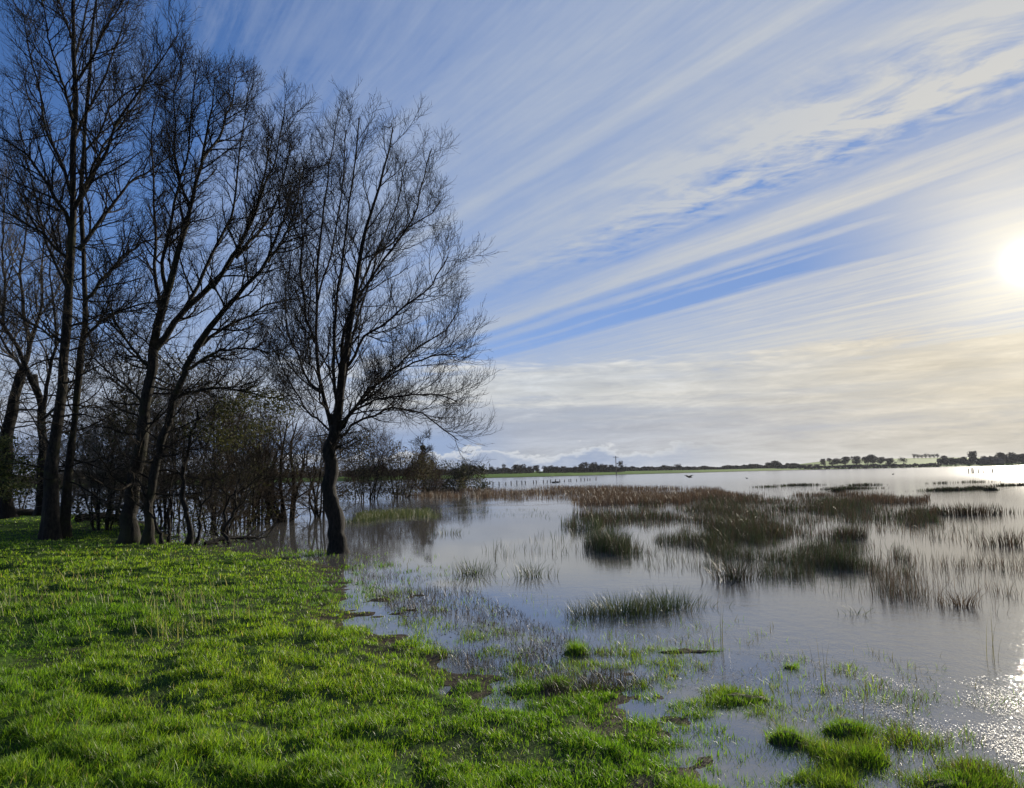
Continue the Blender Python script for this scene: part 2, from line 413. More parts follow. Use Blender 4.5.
def grass():
    N = 330000
    px = rng.uniform(-160, 1160, N*3); 
    q = rng.random(N*3); py = 489 + (900-489)*q**1.15
    hz = 484 - px*.021
    ok = py > hz+24; px, py = px[ok], py[ok]
    B = gnd(px, py, 0.06)
    B = B[(B[:, 1] < 60)]
    h = height(B[:, 0], B[:, 1]); sd = sdist(B[:, :2], SHORE)
    n, big = hollow(B[:, 0], B[:, 1])
    pat = fbm(B[:, 0]*4.1+9, B[:, 1]*4.1, 3)
    mat = fbm(B[:, 0]*1.7+33, B[:, 1]*1.7+12, 3)
    cl = fbm(B[:, 0]*6.3+1, B[:, 1]*6.3+60, 2)
    reach = sd + (mat-.5)*3.2                                              # drowned mats of grass run out into the shallows
    p = np.clip((reach+1.0+np.interp(B[:, 1], [3.5, 7], [.55, 0]))/1.5, 0, 1)**1.3*np.clip((cl-.30)*4.2, .10, 1)
    p *= np.where(h < .012, np.clip((pat-.36)*4, .05, 1), 1)
    shal = np.clip((sd+2.2)/1.6, 0, 1)*np.clip((pat-.52)*6, 0, 1)*.22
    p = np.maximum(p, shal)
    p *= np.where(sd < -6, 0, 1)*np.where((B[:, 1] > 22), .6, 1)
    keep = rng.random(len(B)) < p
    B = B[keep][:N]; h = h[keep][:N]; pat = pat[keep][:N]; n = n[keep][:N]; cl = cl[keep][:N]; big = big[keep][:N]; sd = sd[keep][:N]
    B[:, 2] = h-.008
    r = np.hypot(B[:, 0], B[:, 1]); m = len(B)
    tall = fbm(B[:, 0]*1.2+70, B[:, 1]*1.2+31, 3)
    L = .85*(.022+.055*rng.random(m)**1.5+.09*np.clip(cl-.5, 0, 1)+.12*np.clip(tall-.5, 0, 1)+.12*np.clip(n-.5, 0, 1)+.12*np.clip(pat-.55, 0, 1))*np.interp(h, [-.05, .03, .1], [.95, .75, 1])+np.clip(-h, 0, .06)*1.1
    W = np.maximum(.0050, r*.00085)*rng.uniform(.6, 1.4, m)
    lean = rng.beta(2.4, 1.7, m)*.97
    yaw = rng.uniform(0, 2*math.pi, m)
    c = pick([(.13, .235, .014), (.18, .29, .018), (.050, .105, .012), (.25, .33, .035), (.32, .27, .12)], [5, 5, 4, 1.8, .5], m)
    yel = fbm(B[:, 0]*.45+12, B[:, 1]*.45+8, 3)[:, None]
    c = c*(1+(yel-.5)*np.array([[1.0, .5, .3]]))
    edge = np.clip((0.6-sd)/1.2, 0, 1)[:, None]*(rng.random((m, 1)) < .45)
    c = c*(1-edge)+np.array([[.085, .075, .03]])*edge
    v, f, cc = blades(B, L, W, lean, yaw, c, 2, .6)
    o = link('meadow_grass', mesh_data('meadow_grass', v, f, M_GRASS, cc)); tag(o, 'bright green short meadow grass covering the bank in front of the trees', 'grass', kind='stuff')
grass()

# ------------------------------------------------------------------ bare trees
def bark_material(name, dark, light, moss=None, scale=9):
    m, t, out = new_mat(name)
    P = obj_pos(t)
    sp = t.nodes.new('ShaderNodeSeparateXYZ'); t.links.new(P.s, sp.inputs[0])
    q = vec(t, X(t, sp.outputs[0]), X(t, sp.outputs[1]), X(t, sp.outputs[2])*.35)
    n = noise(t, q, scale*2.5, 5, .7); n2 = noise(t, P, 1.6, 4, .6)
    c = mixc(t, n.smooth(.35, .68), dark, light)
    if moss: c = mixc(t, n2.smooth(.48, .66), c, moss)
    principled(t, out, c, .85, .15, n, .03)
    return m
def twig_material(name, a, b):
    m, t, out = new_mat(name)
    n = noise(t, obj_pos(t), 1.3, 3, .6)
    principled(t, out, mixc(t, n.smooth(.35, .65), a, b), .9, .04)
    return m
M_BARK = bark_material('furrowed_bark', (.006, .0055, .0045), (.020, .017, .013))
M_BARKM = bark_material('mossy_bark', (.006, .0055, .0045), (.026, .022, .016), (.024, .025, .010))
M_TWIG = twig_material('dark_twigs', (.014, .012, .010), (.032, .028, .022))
M_TWIG_LIT = twig_material('pale_sunlit_twigs', (.050, .043, .032), (.12, .105, .08))  # pale twigs, lightened in the colour to look caught by the sun
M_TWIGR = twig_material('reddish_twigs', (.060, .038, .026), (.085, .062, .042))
M_TWIGS = twig_material('brown_scrub_twigs', (.034, .026, .018), (.085, .066, .046))
M_LEAF = blade_material('ivy_leaves', .30, .7, .12)

def resample(p, n):
    p = np.asarray(p, float); d = np.concatenate([[0], np.cumsum(np.linalg.norm(np.diff(p, axis=0), axis=1))])
    # Catmull-like smoothing through dense linear samples
    t = np.linspace(0, d[-1], n*6); q = np.stack([np.interp(t, d, p[:, k]) for k in range(3)], 1)
    k = np.ones(7)/7
    qq = np.pad(q, ((3, 3), (0, 0)), mode='edge'); qs = np.stack([np.convolve(qq[:, i], k, 'valid') for i in range(3)], 1)
    qs[0], qs[-1] = p[0], p[-1]
    return qs[np.linspace(0, len(qs)-1, n).astype(int)]
def tubes(P, R, S=3, flare=None):
    """P (N,K,3) centre lines, R (N,K) radii -> verts, quads"""
    N, K, _ = P.shape
    T = np.empty_like(P); T[:, 1:-1] = P[:, 2:]-P[:, :-2]; T[:, 0] = P[:, 1]-P[:, 0]; T[:, -1] = P[:, -1]-P[:, -2]
    T /= np.linalg.norm(T, axis=-1, keepdims=True)+1e-9
    ref = np.where(np.abs(T[:, :1, 2:3]) > .85, np.array([1.0, 0, 0]), np.array([0, 0, 1.0]))
    A = np.cross(T, np.broadcast_to(ref, T.shape)); A /= np.linalg.norm(A, axis=-1, keepdims=True)+1e-9
    B = np.cross(T, A)
    th = np.arange(S)*2*math.pi/S
    rr = R[..., None]*np.ones(S)
    if flare is not None: rr = rr*flare(np.arange(K)[None, :, None], th[None, None, :])
    V = P[:, :, None, :] + rr[..., None]*(A[:, :, None, :]*np.cos(th)[None, None, :, None]+B[:, :, None, :]*np.sin(th)[None, None, :, None])
    i = np.arange(N*K*S).reshape(N, K, S); j = np.roll(i, -1, axis=2)
    Q = np.stack([i[:, :-1], j[:, :-1], j[:, 1:], i[:, 1:]], -1).reshape(-1, 4)
    return V.reshape(-1, 3), Q
def sprout(P, R, per, length, t0=.2, t1=1.0, ang=(30, 60), trop=.25, wig=.18, K=6, rk=.6, rmin=.003, g=None, taper=.35, fall=.45, spread=None):
    """side branches on every centre line of (P, R); length: mean length as (lo, hi) metres"""
    g = g or rng
    N, KK, _ = P.shape; n = N*per
    t = (np.tile((np.arange(per)+.5)/per, N)+g.uniform(-.5, .5, n)/per); t = t0+(t1-t0)*t
    pi = np.repeat(np.arange(N), per)
    u = np.clip(t, 0, .999)*(KK-1); a = u.astype(int); fr = (u-a)[:, None]
    p0 = P[pi, a]*(1-fr)+P[pi, a+1]*fr
    tan = P[pi, a+1]-P[pi, a]; tan /= np.linalg.norm(tan, axis=1, keepdims=True)+1e-9
    r0 = R[pi, a]*(1-fr[:, 0])+R[pi, a+1]*fr[:, 0]
    rnd = g.normal(size=(n, 3)); 
    if spread is not None: rnd = rnd*np.array(spread)
    perp = rnd-(rnd*tan).sum(1, keepdims=True)*tan; perp /= np.linalg.norm(perp, axis=1, keepdims=True)+1e-9
    th = np.radians(g.uniform(ang[0], ang[1], n))[:, None]
    d = tan*np.cos(th)+perp*np.sin(th)
    L = g.uniform(length[0], length[1], n)*(1-fall*t)
    out = np.empty((n, K, 3)); out[:, 0] = p0; cur = p0.copy(); step = (L/(K-1))[:, None]
    for k in range(1, K):
        d = d+g.normal(0, wig, (n, 3))+np.array([0, 0, trop])*(.4+.6*k/K)
        d /= np.linalg.norm(d, axis=1, keepdims=True)
        cur = cur+d*step; out[:, k] = cur
    r = np.clip(np.minimum(r0*rk, .012*L+rmin), rmin, None)
    rad = r[:, None]*np.linspace(1, taper, K)[None, :]
    return out, np.maximum(rad, rmin*.6)
def join(parts):
    V, Q, o = [], [], 0
    for v, q in parts:
        V.append(v); Q.append(q+o); o += len(v)
    return np.concatenate(V), np.concatenate(Q)
def wobble(p, amp, g):
    w = g.normal(0, amp, p.shape); k = np.ones(3)/3
    for i in range(3): w[:, i] = np.convolve(w[:, i], k, 'same')
    w[0] = 0
    return p+w
def root_flare(k, th):
    return 1+np.exp(-k*.8)*(.55+.38*np.sin(th*4+1.0)+.2*np.sin(th*7))
def bare_tree(name, label, cat, base, trunks, limbs, levels, group=None, seed=1, bark=None, twig=None, auto=None, ivy=None, shoots=None):
    """trunks, limbs: (list of world points, r0, r1). levels: sprout settings from limbs to twigs"""
    g = np.random.default_rng(seed); base = np.asarray(base, float)
    root = empty(name, base); tag(root, label, cat, group)
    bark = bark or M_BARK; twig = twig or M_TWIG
    TP, TR = [], []
    for pts, r0, r1 in trunks:
        p = wobble(resample(pts, 26), .045, g); TP.append(p); TR.append(r0*(1-np.linspace(0, 1, 26)**.8)+r1*np.linspace(0, 1, 26)**.8)
    TP, TR = np.array(TP), np.array(TR)
    v, q = tubes(TP, TR, 14, root_flare)
    v = v + (fbm(v[:, 0]*6+v[:, 2]*2, v[:, 1]*6+v[:, 2]*3, 3)[:, None]-.5)*.06
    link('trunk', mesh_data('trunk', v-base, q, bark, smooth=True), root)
    LP, LR = [], []
    for pts, r0, r1 in limbs:
        p = wobble(resample(pts, 16), .06, g); LP.append(p); LR.append(r0+(r1-r0)*np.linspace(0, 1, 16)**.7)
    if auto:
        for kw in auto:
            src = TP if kw.pop('on', 'trunk') == 'trunk' else np.array(LP[:])
            srcR = TR if src is TP else np.array(LR[:])
            p, r = sprout(src, srcR, K=16, g=g, **kw)
            LP += list(p); LR += list(r)
    LP, LR = np.array(LP), np.array(LR)
    for i in range(len(LP)):
        v, q = tubes(LP[i:i+1], LR[i:i+1], 8)
        link('limb', mesh_data('limb', v-base, q, bark, smooth=True), root)
    P, R = LP, LR; parts = []
    if shoots:
        q_, s_ = sprout(TP, TR, g=g, **shoots); parts.append(tubes(q_, s_, 4))
        for kw in (dict(per=6, length=(.4, 1.1), t0=.2, ang=(25, 65), trop=.08, wig=.14, K=6, rk=.6, rmin=.006), dict(per=4, length=(.15, .45), t0=.1, ang=(25, 65), trop=.12, wig=.14, K=4, rk=.7, rmin=.005)):
            q_, s_ = sprout(q_, s_, g=g, **kw); parts.append(tubes(q_, s_, 3))
    for j, kw in enumerate(levels):
        src, sr = P, R
        if j == 0 and len(TP) and kw.pop('trunk', False):
            pass
        P, R = sprout(src, sr, g=g, **kw)
        parts.append(tubes(P, R, 5 if j == 0 else 3))
    v, q = join(parts)
    v, q = v, q
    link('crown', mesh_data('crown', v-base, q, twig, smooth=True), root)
    if ivy:
        for spec in ivy: leaf_cloud(root, base, g, **spec)
    return root
def leaf_cloud(root, base, g, centers, radius, n, size, cols, name='ivy', squash=.8, w=None):
    c = np.array(centers, float); i = g.choice(len(c), n, p=w)
    d = g.normal(size=(n, 3)); d /= np.linalg.norm(d, axis=1, keepdims=True); d *= (g.random((n, 1))**.5)
    rad = np.asarray(radius, float); rad = rad[i][:, None] if rad.ndim else rad
    P = c[i]+d*rad*np.array([1, 1, squash])
    a = g.normal(size=(n, 3)); a /= np.linalg.norm(a, axis=1, keepdims=True); b = np.cross(a, g.normal(size=(n, 3))); b /= np.linalg.norm(b, axis=1, keepdims=True)
    s = size*g.uniform(.6, 1.4, (n, 1))
    V = np.stack([P-a*s, P+b*s*.6, P+a*s, P-b*s*.6], 1).reshape(-1, 3)-base
    Q = np.arange(n*4).reshape(n, 4)
    cols = np.array(cols); C = np.repeat(cols[g.integers(0, len(cols), n)]*g.uniform(.7, 1.3, (n, 1)), 4, 0)
    link(name, mesh_data(name, V, Q, M_LEAF, C), root)
def pxl(Y0, pts):
    """photo points (x, y, depth offset) of a limb as places in the world"""
    return [at(p[0], p[1], Y0+(p[2] if len(p) > 2 else 0)) for p in pts]

# --- the lone tree standing in the flood edge
Y3 = 15.4
def limb3(pts, dz, r0, r1=.012):
    n = len(pts); return (pxl(Y3, [(a, b, dz*i/(n-1)) for i, (a, b) in enumerate(pts)]), r0, r1)
lone_tree = bare_tree('bare_tree', 'bare spreading tree standing alone with its trunk foot in the flood water', 'tree', (*gnd(335, 552)[:2], -.15),
    [(pxl(Y3, [(339, 562), (336, 535), (332, 500), (331, 470), (333, 440), (336, 415)]), .21, .125)],
    [limb3([(334, 440), (321, 388), (316, 335), (317, 265), (323, 200), (331, 150), (336, 122)], .8, 0.055),
     limb3([(336, 425), (341, 372), (351, 312), (360, 262), (372, 212), (386, 160), (392, 128)], -.7, 0.116),
     limb3([(336, 428), (332, 380), (335, 322), (343, 262), (350, 200), (358, 150), (360, 118)], -2.0, 0.047),
     (limb3([(342, 362), (352, 310), (378, 268), (410, 220), (424, 175), (430, 150)], .5, 0.043)),
     (limb3([(341, 372), (366, 338), (396, 312), (430, 285), (440, 270), (448, 258)], -1.4, 0.039)),
     (limb3([(350, 312), (372, 262), (402, 232), (428, 214), (440, 202)], 1.5, 0.031)),
     limb3([(337, 436), (360, 402), (386, 372), (420, 346), (446, 328), (456, 314)], .6, 0.037),
     limb3([(337, 432), (352, 412), (374, 398), (408, 392), (438, 395), (456, 401)], -1.2, 0.035),
     limb3([(337, 440), (358, 420), (390, 405), (420, 414), (445, 432), (458, 440)], 1.0, 0.035),
     limb3([(318, 352), (306, 318), (300, 270), (300, 215), (306, 180)], -1.2, 0.035),
     limb3([(322, 392), (304, 372), (290, 340), (284, 300), (286, 270)], 1.0, 0.031),
     limb3([(334, 434), (312, 418), (298, 396), (284, 372), (278, 350)], 1.5, 0.027),
     limb3([(336, 420), (346, 372), (356, 318), (374, 260), (396, 210), (408, 160)], 2.2, 0.039),
     limb3([(318, 300), (332, 250), (342, 205), (344, 160), (348, 130)], 1.6, 0.027),
     limb3([(337, 432), (368, 388), (412, 364), (440, 354), (458, 354)], -2.0, 0.039),
     limb3([(334, 430), (322, 400), (310, 360), (306, 330)], -1.8, 0.023)],
    [dict(per=20, length=(.8, 2.0), t0=.12, ang=(25, 58), trop=.17, wig=.12, K=9, rk=.55, rmin=.006),
     dict(per=12, length=(.3, .95), t0=.15, ang=(25, 55), trop=.2, wig=.09, K=6, rk=.6, rmin=.0042),
     dict(per=5, length=(.14, .42), t0=.15, ang=(25, 60), trop=.22, wig=.14, K=4, rk=.7, rmin=.0034)],
    seed=3, shoots=dict(per=10, length=(0.8, 1.8), t0=0.62, t1=0.98, ang=(50, 95), trop=.03, wig=.17, K=9, rk=.25, rmin=.012))

# --- the tall pair of trunks at the left edge of the grass
Y1, Y2 = 19.2, 18.2
def limbs_at(Y, rows, r1=.012):
    out = []
    for dz, r0, pts in rows:
        n = len(pts); out.append((pxl(Y, [(a, b, dz*i/(n-1)) for i, (a, b) in enumerate(pts)]), r0, r1))
    return out
LV = lambda a, b, c, la=(.9, 2.2), lb=(.4, 1.05), lc=(.16, .45), tr=.12: [
    dict(per=a, length=la, t0=.1, ang=(25, 58), trop=tr, wig=.12, K=9, rk=.6, rmin=.011),
    dict(per=b, length=lb, t0=.15, ang=(25, 58), trop=tr+.04, wig=.10, K=6, rk=.6, rmin=.0062),
    dict(per=c, length=lc, t0=.15, ang=(25, 60), trop=tr+.08, wig=.10, K=4, rk=.7, rmin=.0044)]
def foot(px, py, z=.1): return (*gnd(px, py, .15)[:2], z)
b1 = foot(54, 538, .05)
bare_tree('bare_tree', 'tallest bare tree, two upright trunks from one foot, top cut by the photo edge', 'tree', b1,
    [(pxl(Y1, [(50, 545), (50, 500), (54, 450), (62, 380), (68, 320), (71, 250), (72, 180), (73, 100), (74, 20), (76, -60)]), .175, .03),
     (pxl(Y1+.5, [(64, 545), (65, 500), (70, 440), (80, 370), (86, 320), (83, 260), (80, 200), (84, 130), (92, 60), (98, -30)]), .12, .025)],
    limbs_at(Y1, [(-1.5, .07, [(73, 210), (92, 175), (118, 130), (140, 90), (165, 55), (180, 30)]),
                  (1.5, .07, [(79, 250), (105, 215), (135, 180), (165, 158), (185, 148)]),
                  (.5, .06, [(84, 300), (110, 270), (140, 245), (165, 236), (180, 232)]),
                  (-2, .07, [(71, 230), (52, 190), (30, 160), (8, 140), (-15, 132)]),
                  (1.5, .06, [(71, 195), (56, 150), (40, 100), (30, 50), (22, 0)]),
                  (-1, .06, [(70, 265), (45, 235), (15, 215), (-20, 205)]),
                  (2, .05, [(72, 150), (88, 110), (108, 70), (120, 30), (130, -10)]),
                  (-2.5, .05, [(73, 120), (60, 80), (48, 40), (42, -10)]),
                  (2.5, .05, [(80, 200), (100, 150), (120, 120), (138, 104), (152, 60)]),
                  (-2, .05, [(72, 90), (95, 50), (118, 10), (140, -20)]),
                  (2.8, .05, [(70, 300), (50, 260), (36, 200), (26, 150), (10, 90)]),
                  (-2.8, .05, [(82, 340), (108, 318), (135, 305), (160, 300)]),
                  (1, .045, [(66, 350), (46, 330), (22, 318), (0, 312)]),
                  (2.5, .04, [(74, 60), (84, 20), (92, -20), (96, -60)]),
                  (-1.5, .04, [(73, 40), (58, 0), (44, -40)]),
                  (0, .035, [(86, 150), (112, 105), (150, 80), (172, 90)])]),
    LV(22, 10, 5, (1.0, 2.5), (.5, 1.2)), seed=12, bark=M_BARKM, shoots=dict(per=36, length=(1.2, 2.8), t0=0.1, t1=0.6, ang=(50, 95), trop=.03, wig=.17, K=9, rk=.25, rmin=.012))
b2 = foot(132, 542, .05)
bare_tree('bare_tree', 'thick bare tree with a mossy pale second stem and heavy limbs leaning right', 'tree', b2,
    [(pxl(Y2, [(128, 548), (130, 515), (136, 470), (144, 420), (150, 375), (156, 335), (166, 295)]), .20, .10),
     (pxl(Y2-.5, [(148, 546), (149, 510), (156, 470), (164, 435), (174, 402), (184, 372), (198, 345)]), .115, .075)],
    limbs_at(Y2, [(-.5, .11, [(164, 300), (178, 255), (190, 212), (202, 160), (212, 110), (218, 75)]),
                  (.8, .11, [(154, 350), (180, 318), (212, 288), (236, 258), (252, 225), (266, 180), (276, 125)]),
                  (-1, .10, [(196, 348), (222, 312), (246, 284), (268, 262), (286, 228), (292, 180)]),
                  (1.5, .06, [(160, 312), (152, 270), (156, 230), (152, 180), (150, 130), (160, 85)]),
                  (-1.5, .06, [(166, 290), (158, 262), (170, 220), (186, 160), (190, 110), (196, 70)]),
                  (2, .06, [(180, 318), (206, 270), (228, 220), (240, 165), (246, 115), (250, 85)]),
                  (-2, .06, [(212, 288), (244, 240), (262, 200), (278, 150), (284, 110)]),
                  (1.8, .055, [(196, 348), (232, 322), (262, 308), (288, 300), (302, 285)]),
                  (-1.5, .05, [(186, 370), (216, 352), (250, 348), (280, 352), (296, 344)]),
                  (1.4, .05, [(176, 398), (206, 388), (240, 392), (268, 398), (288, 396)]),
                  (-1.2, .05, [(150, 372), (128, 340), (110, 308), (98, 270)]),
                  (1.0, .045, [(146, 410), (126, 385), (104, 370), (84, 352)]),
                  (2.4, .05, [(202, 160), (222, 130), (232, 95), (236, 75)]),
                  (-.6, .045, [(190, 212), (176, 170), (174, 120), (178, 75), (182, 62)]),
                  (-2.2, .05, [(268, 262), (288, 232), (298, 200), (300, 168)]),
                  (1.2, .045, [(236, 258), (262, 226), (282, 190), (292, 142)])]),
    LV(23, 10, 5, (.8, 1.9), (.35, 1.0)), seed=21, bark=M_BARKM, shoots=dict(per=28, length=(1, 2.6), t0=0.15, t1=0.95, ang=(50, 95), trop=.03, wig=.17, K=9, rk=.25, rmin=.012),
    ivy=[dict(centers=pxl(Y2, [(262, 396, .8), (240, 404, -.6), (224, 412, .2), (282, 408, 1.0), (250, 428, 0), (228, 440, .8), (206, 430, -.4)]), radius=.62, n=2600, size=.035, cols=[(.055, .058, .018), (.085, .085, .03), (.04, .045, .018)], name='ivy', squash=.5)])
# --- the tree at the left edge whose limbs lean out behind the pair
bL = foot(8, 512, .1); YL = 27.0
bare_tree('bare_tree', 'crooked bare tree cut by the left photo edge, forked limbs behind the twin trunks', 'tree', (bL[0]*27/bL[1], 27, .1),
    [(pxl(YL, [(6, 518), (4, 480), (6, 440), (14, 400), (22, 370)]), .28, .17),
     (pxl(YL+1, [(42, 515), (42, 470), (43, 430), (40, 400), (34, 375)]), .20, .13)],
    limbs_at(YL, [(-1.5, .13, [(38, 392), (28, 365), (14, 345), (0, 325), (-16, 290), (-30, 250)]),
                  (1, .11, [(22, 370), (30, 340), (22, 310), (20, 270), (26, 230), (30, 190)]),
                  (-1, .09, [(43, 410), (50, 370), (56, 340), (52, 300), (50, 260), (58, 220)]),
                  (2, .08, [(22, 372), (8, 350), (-10, 320), (-30, 300)]),
                  (2, .07, [(30, 345), (42, 310), (40, 270), (44, 230), (40, 195)]),
                  (-2, .07, [(4, 330), (6, 290), (2, 250), (6, 200), (4, 170)]),
                  (1, .06, [(43, 420), (62, 398), (80, 380), (100, 340), (108, 300)]),
                  (-2, .06, [(6, 440), (-14, 410), (-30, 380)])]),
    LV(19, 10, 6, (1.2, 2.8), (.5, 1.3), (.2, .6)), seed=33, twig=M_TWIG_LIT, shoots=dict(per=20, length=(1.2, 3), t0=0.2, t1=0.95, ang=(50, 95), trop=.03, wig=.17, K=9, rk=.25, rmin=.012),
    ivy=[dict(centers=pxl(YL-2, [(2, 462, 0), (16, 474, .5), (-10, 470, 0), (8, 488, -.5), (24, 466, .8), (2, 444, 1)]), radius=.75, n=2600, size=.05, cols=[(.05, .062, .016), (.09, .10, .028), (.035, .05, .016)], name='ivy', squash=.6)])

# ------------------------------------------------------------------ scrub: many-stemmed bushes
def scrub(name, label, cat, px, py, Y, topy, wpx, seed, nstem=12, group=None, twig=None, bark=None, lv=None, z=-.1, lean=0., srad=.035, arch=.0, leaf=None):
    g = np.random.default_rng(seed)
    b = at(px, py, Y); b[2] = z
    H = at(px, topy, Y)[2]-z; Wd = wpx/FOC*Y*.5
    root = empty(name, b); tag(root, label, cat, group)
    P, R = [], []
    for i in range(nstem):
        a = g.uniform(0, 2*math.pi); q = g.uniform(.15, 1)**.7
        s = b+np.array([math.cos(a), math.sin(a), 0])*g.uniform(.03, .12)*Wd*2
        e = b+np.array([math.cos(a)*Wd*q*.8+lean*Wd, math.sin(a)*Wd*q*.8, H*(1-.45*q*q)*g.uniform(.75, .95)])
        m1 = s*.66+e*.34+np.array([0, 0, H*(.06+arch)]) + g.normal(0, .06*Wd, 3); m2 = s*.34+e*.66+np.array([0, 0, H*(.06+arch)]) + g.normal(0, .08*Wd, 3)
        P.append(wobble(resample([s, m1, m2, e], 12), .05, g)); r = srad*g.uniform(.6, 1.3); R.append(np.linspace(r, r*.25, 12))
    P, R = np.array(P), np.array(R)
    for i in range(nstem):
        v, q = tubes(P[i:i+1], R[i:i+1], 7); link('stem', mesh_data('stem', v-b, q, bark or M_BARK, smooth=True), root)
    parts = []
    K0, S0 = sprout(P, R, 3, (.2*H, .42*H), .1, .5, (55, 100), -.015, .2, 8, .45, .009, g); parts.append(tubes(K0, S0, 3))
    for pr, la, lb, rm in ((7, .08, .22, .008), (3, .04, .1, .006)):
        K0, S0 = sprout(K0, S0, pr, (la*H, lb*H), .1, 1, (25, 70), .05, .2, 5, .6, rm, g); parts.append(tubes(K0, S0, 3))
    for kw in lv or [dict(per=9, length=(.25*H, .55*H), t0=.24, ang=(22, 60), trop=.08, wig=.17, K=8, rk=.55, rmin=.011),
                     dict(per=6, length=(.10*H, .28*H), t0=.12, ang=(25, 65), trop=.08, wig=.18, K=5, rk=.6, rmin=.0075),
                     dict(per=3, length=(.045*H, .11*H), t0=.1, ang=(25, 65), trop=.12, wig=.18, K=4, rk=.7, rmin=.005)]:
        P, R = sprout(P, R, g=g, **kw); parts.append(tubes(P, R, 3))
    v, q = join(parts)
    link('crown', mesh_data('crown', v-b, q, twig or M_TWIGS, smooth=True), root)
    if leaf:
        leaf_cloud(root, b, g, [b+np.array([g.normal(0, .45*Wd), g.normal(0, .45*Wd), H*g.uniform(.08, .85)]) for _ in range(16)], Wd*.35, leaf[0], leaf[1], leaf[2], 'leaves')
    return root
GS = 'bare scrub bushes under and behind the tall trees'
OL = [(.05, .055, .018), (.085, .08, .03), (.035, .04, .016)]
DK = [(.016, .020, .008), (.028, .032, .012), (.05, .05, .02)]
scrub('scrub_bush', 'dense dark bush filling the gap between the twin trunks and the thick mossy tree', 'bush', 100, 518, 22.5, 388, 110, 1, 10, GS, twig=M_TWIG_LIT, z=.05, leaf=(1716, .05, DK))
scrub('scrub_bush', 'dark tangled bush directly behind the thick mossy tree', 'bush', 158, 520, 23.5, 355, 130, 2, 10, GS, twig=M_TWIG_LIT, z=.05, leaf=(1716, .05, DK))
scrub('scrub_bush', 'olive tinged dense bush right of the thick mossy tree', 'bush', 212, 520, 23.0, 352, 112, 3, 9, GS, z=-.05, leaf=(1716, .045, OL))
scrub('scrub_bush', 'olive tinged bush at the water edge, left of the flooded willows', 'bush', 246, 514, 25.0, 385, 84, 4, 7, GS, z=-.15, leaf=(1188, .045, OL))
scrub('scrub_bush', 'low dark bush at the left photo edge behind the fallen log', 'bush', 8, 508, 36, 425, 120, 5, 13, GS, twig=M_TWIG_LIT, z=.05, leaf=(858, .06, DK))
scrub('scrub_bush', 'low dark bush just left of the twin trunks, beyond the grass', 'bush', 66, 510, 36, 420, 100, 6, 13, GS, twig=M_TWIG_LIT, z=.05, leaf=(858, .06, DK))
scrub('scrub_bush', 'tall thin topped bush behind the twin trunks', 'bush', 112, 515, 29, 330, 130, 61, 14, GS, twig=M_TWIG_LIT, z=.05, leaf=(858, .06, DK))
scrub('scrub_bush', 'tall bush behind the thick mossy tree, its twigs filling the fork of the two stems', 'bush', 178, 513, 29, 318, 130, 62, 9, GS, z=-.1, leaf=(1188, .06, OL))
scrub('scrub_bush', 'tall olive bush behind the water edge, its top under the drooping right limbs', 'bush', 232, 512, 28, 350, 100, 63, 8, GS, z=-.2, leaf=(1188, .055, OL))
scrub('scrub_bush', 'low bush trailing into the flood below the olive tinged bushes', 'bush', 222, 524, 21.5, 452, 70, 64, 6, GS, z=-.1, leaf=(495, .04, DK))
GW = 'many stemmed willows standing in the flood water'
scrub('flooded_willow', 'willow with a fan of thick dark stems in the water, left of the lone tree', 'willow', 289, 506, 26.5, 380, 96, 7, 8, GW, z=-.3, srad=.085)
scrub('flooded_willow', 'thin stemmed willow in the water between the thick stemmed willow and the lone tree', 'willow', 318, 503, 29, 402, 76, 8, 7, GW, z=-.3, srad=.05)
scrub('flooded_willow', 'small willow in the water left of the thick stemmed willow, stems nearly hidden', 'willow', 262, 507, 27, 395, 76, 9, 6, GW, z=-.3, srad=.06)
GB = 'brown bushes on the far side of the flooded inlet'
LB = [(.07, .058, .03), (.10, .085, .04), (.05, .05, .02)]
scrub('scrub_bush', 'broad brown bush across the inlet, just right of the lone tree trunk', 'bush', 366, 492, 50, 424, 92, 10, 16, GB, twig=M_TWIGR, z=.0, leaf=(3564, .07, LB))
scrub('scrub_bush', 'rounded brown bush across the inlet under the lone tree limbs', 'bush', 400, 491, 52, 441, 80, 11, 15, GB, twig=M_TWIGR, z=.0, leaf=(3168, .07, LB))
scrub('scrub_bush', 'low greenish bush at the left end of the brown reed bed', 'bush', 456, 489, 66, 461, 60, 12, 13, GB, twig=M_TWIG, z=.0, leaf=(4158, .08, DK))
scrub('scrub_bush', 'low brown bush left of the ivy clad young tree', 'bush', 428, 490, 58, 458, 56, 13, 12, GB, twig=M_TWIGR, z=.0, leaf=(2574, .07, LB))
# the dark upright young tree rising out of those bushes
Yv = 56.0
bv = at(423, 489, Yv); bv[2] = -.1
bare_tree('young_tree', 'slim dark ivy clad young tree rising from the brown bushes across the inlet', 'tree', bv,
    [([bv, bv+np.array([.05, 0, 1.6]), bv+np.array([-.05, 0, 3.2]), bv+np.array([.02, 0, 4.9])], .10, .02)], [],
    [dict(per=8, length=(.4, .8), t0=.1, ang=(30, 60), trop=.06, wig=.15, K=6, rk=.5, rmin=.012), dict(per=6, length=(.2, .5), t0=.1, ang=(30, 60), trop=.1, wig=.2, K=4, rk=.6, rmin=.012)],
    seed=41, auto=[dict(per=16, length=(.9, 1.9), t0=.3, t1=.98, ang=(45, 75), trop=.03, wig=.1, rk=.5, rmin=.015)],
    ivy=[dict(centers=[bv+np.array([0, 0, h]) for h in (1, 1.6, 2.2, 2.8, 3.4, 3.9)], radius=[.6, .5, .5, .4, .3, .25], n=1200, size=.07, cols=DK, name='ivy', squash=1)])
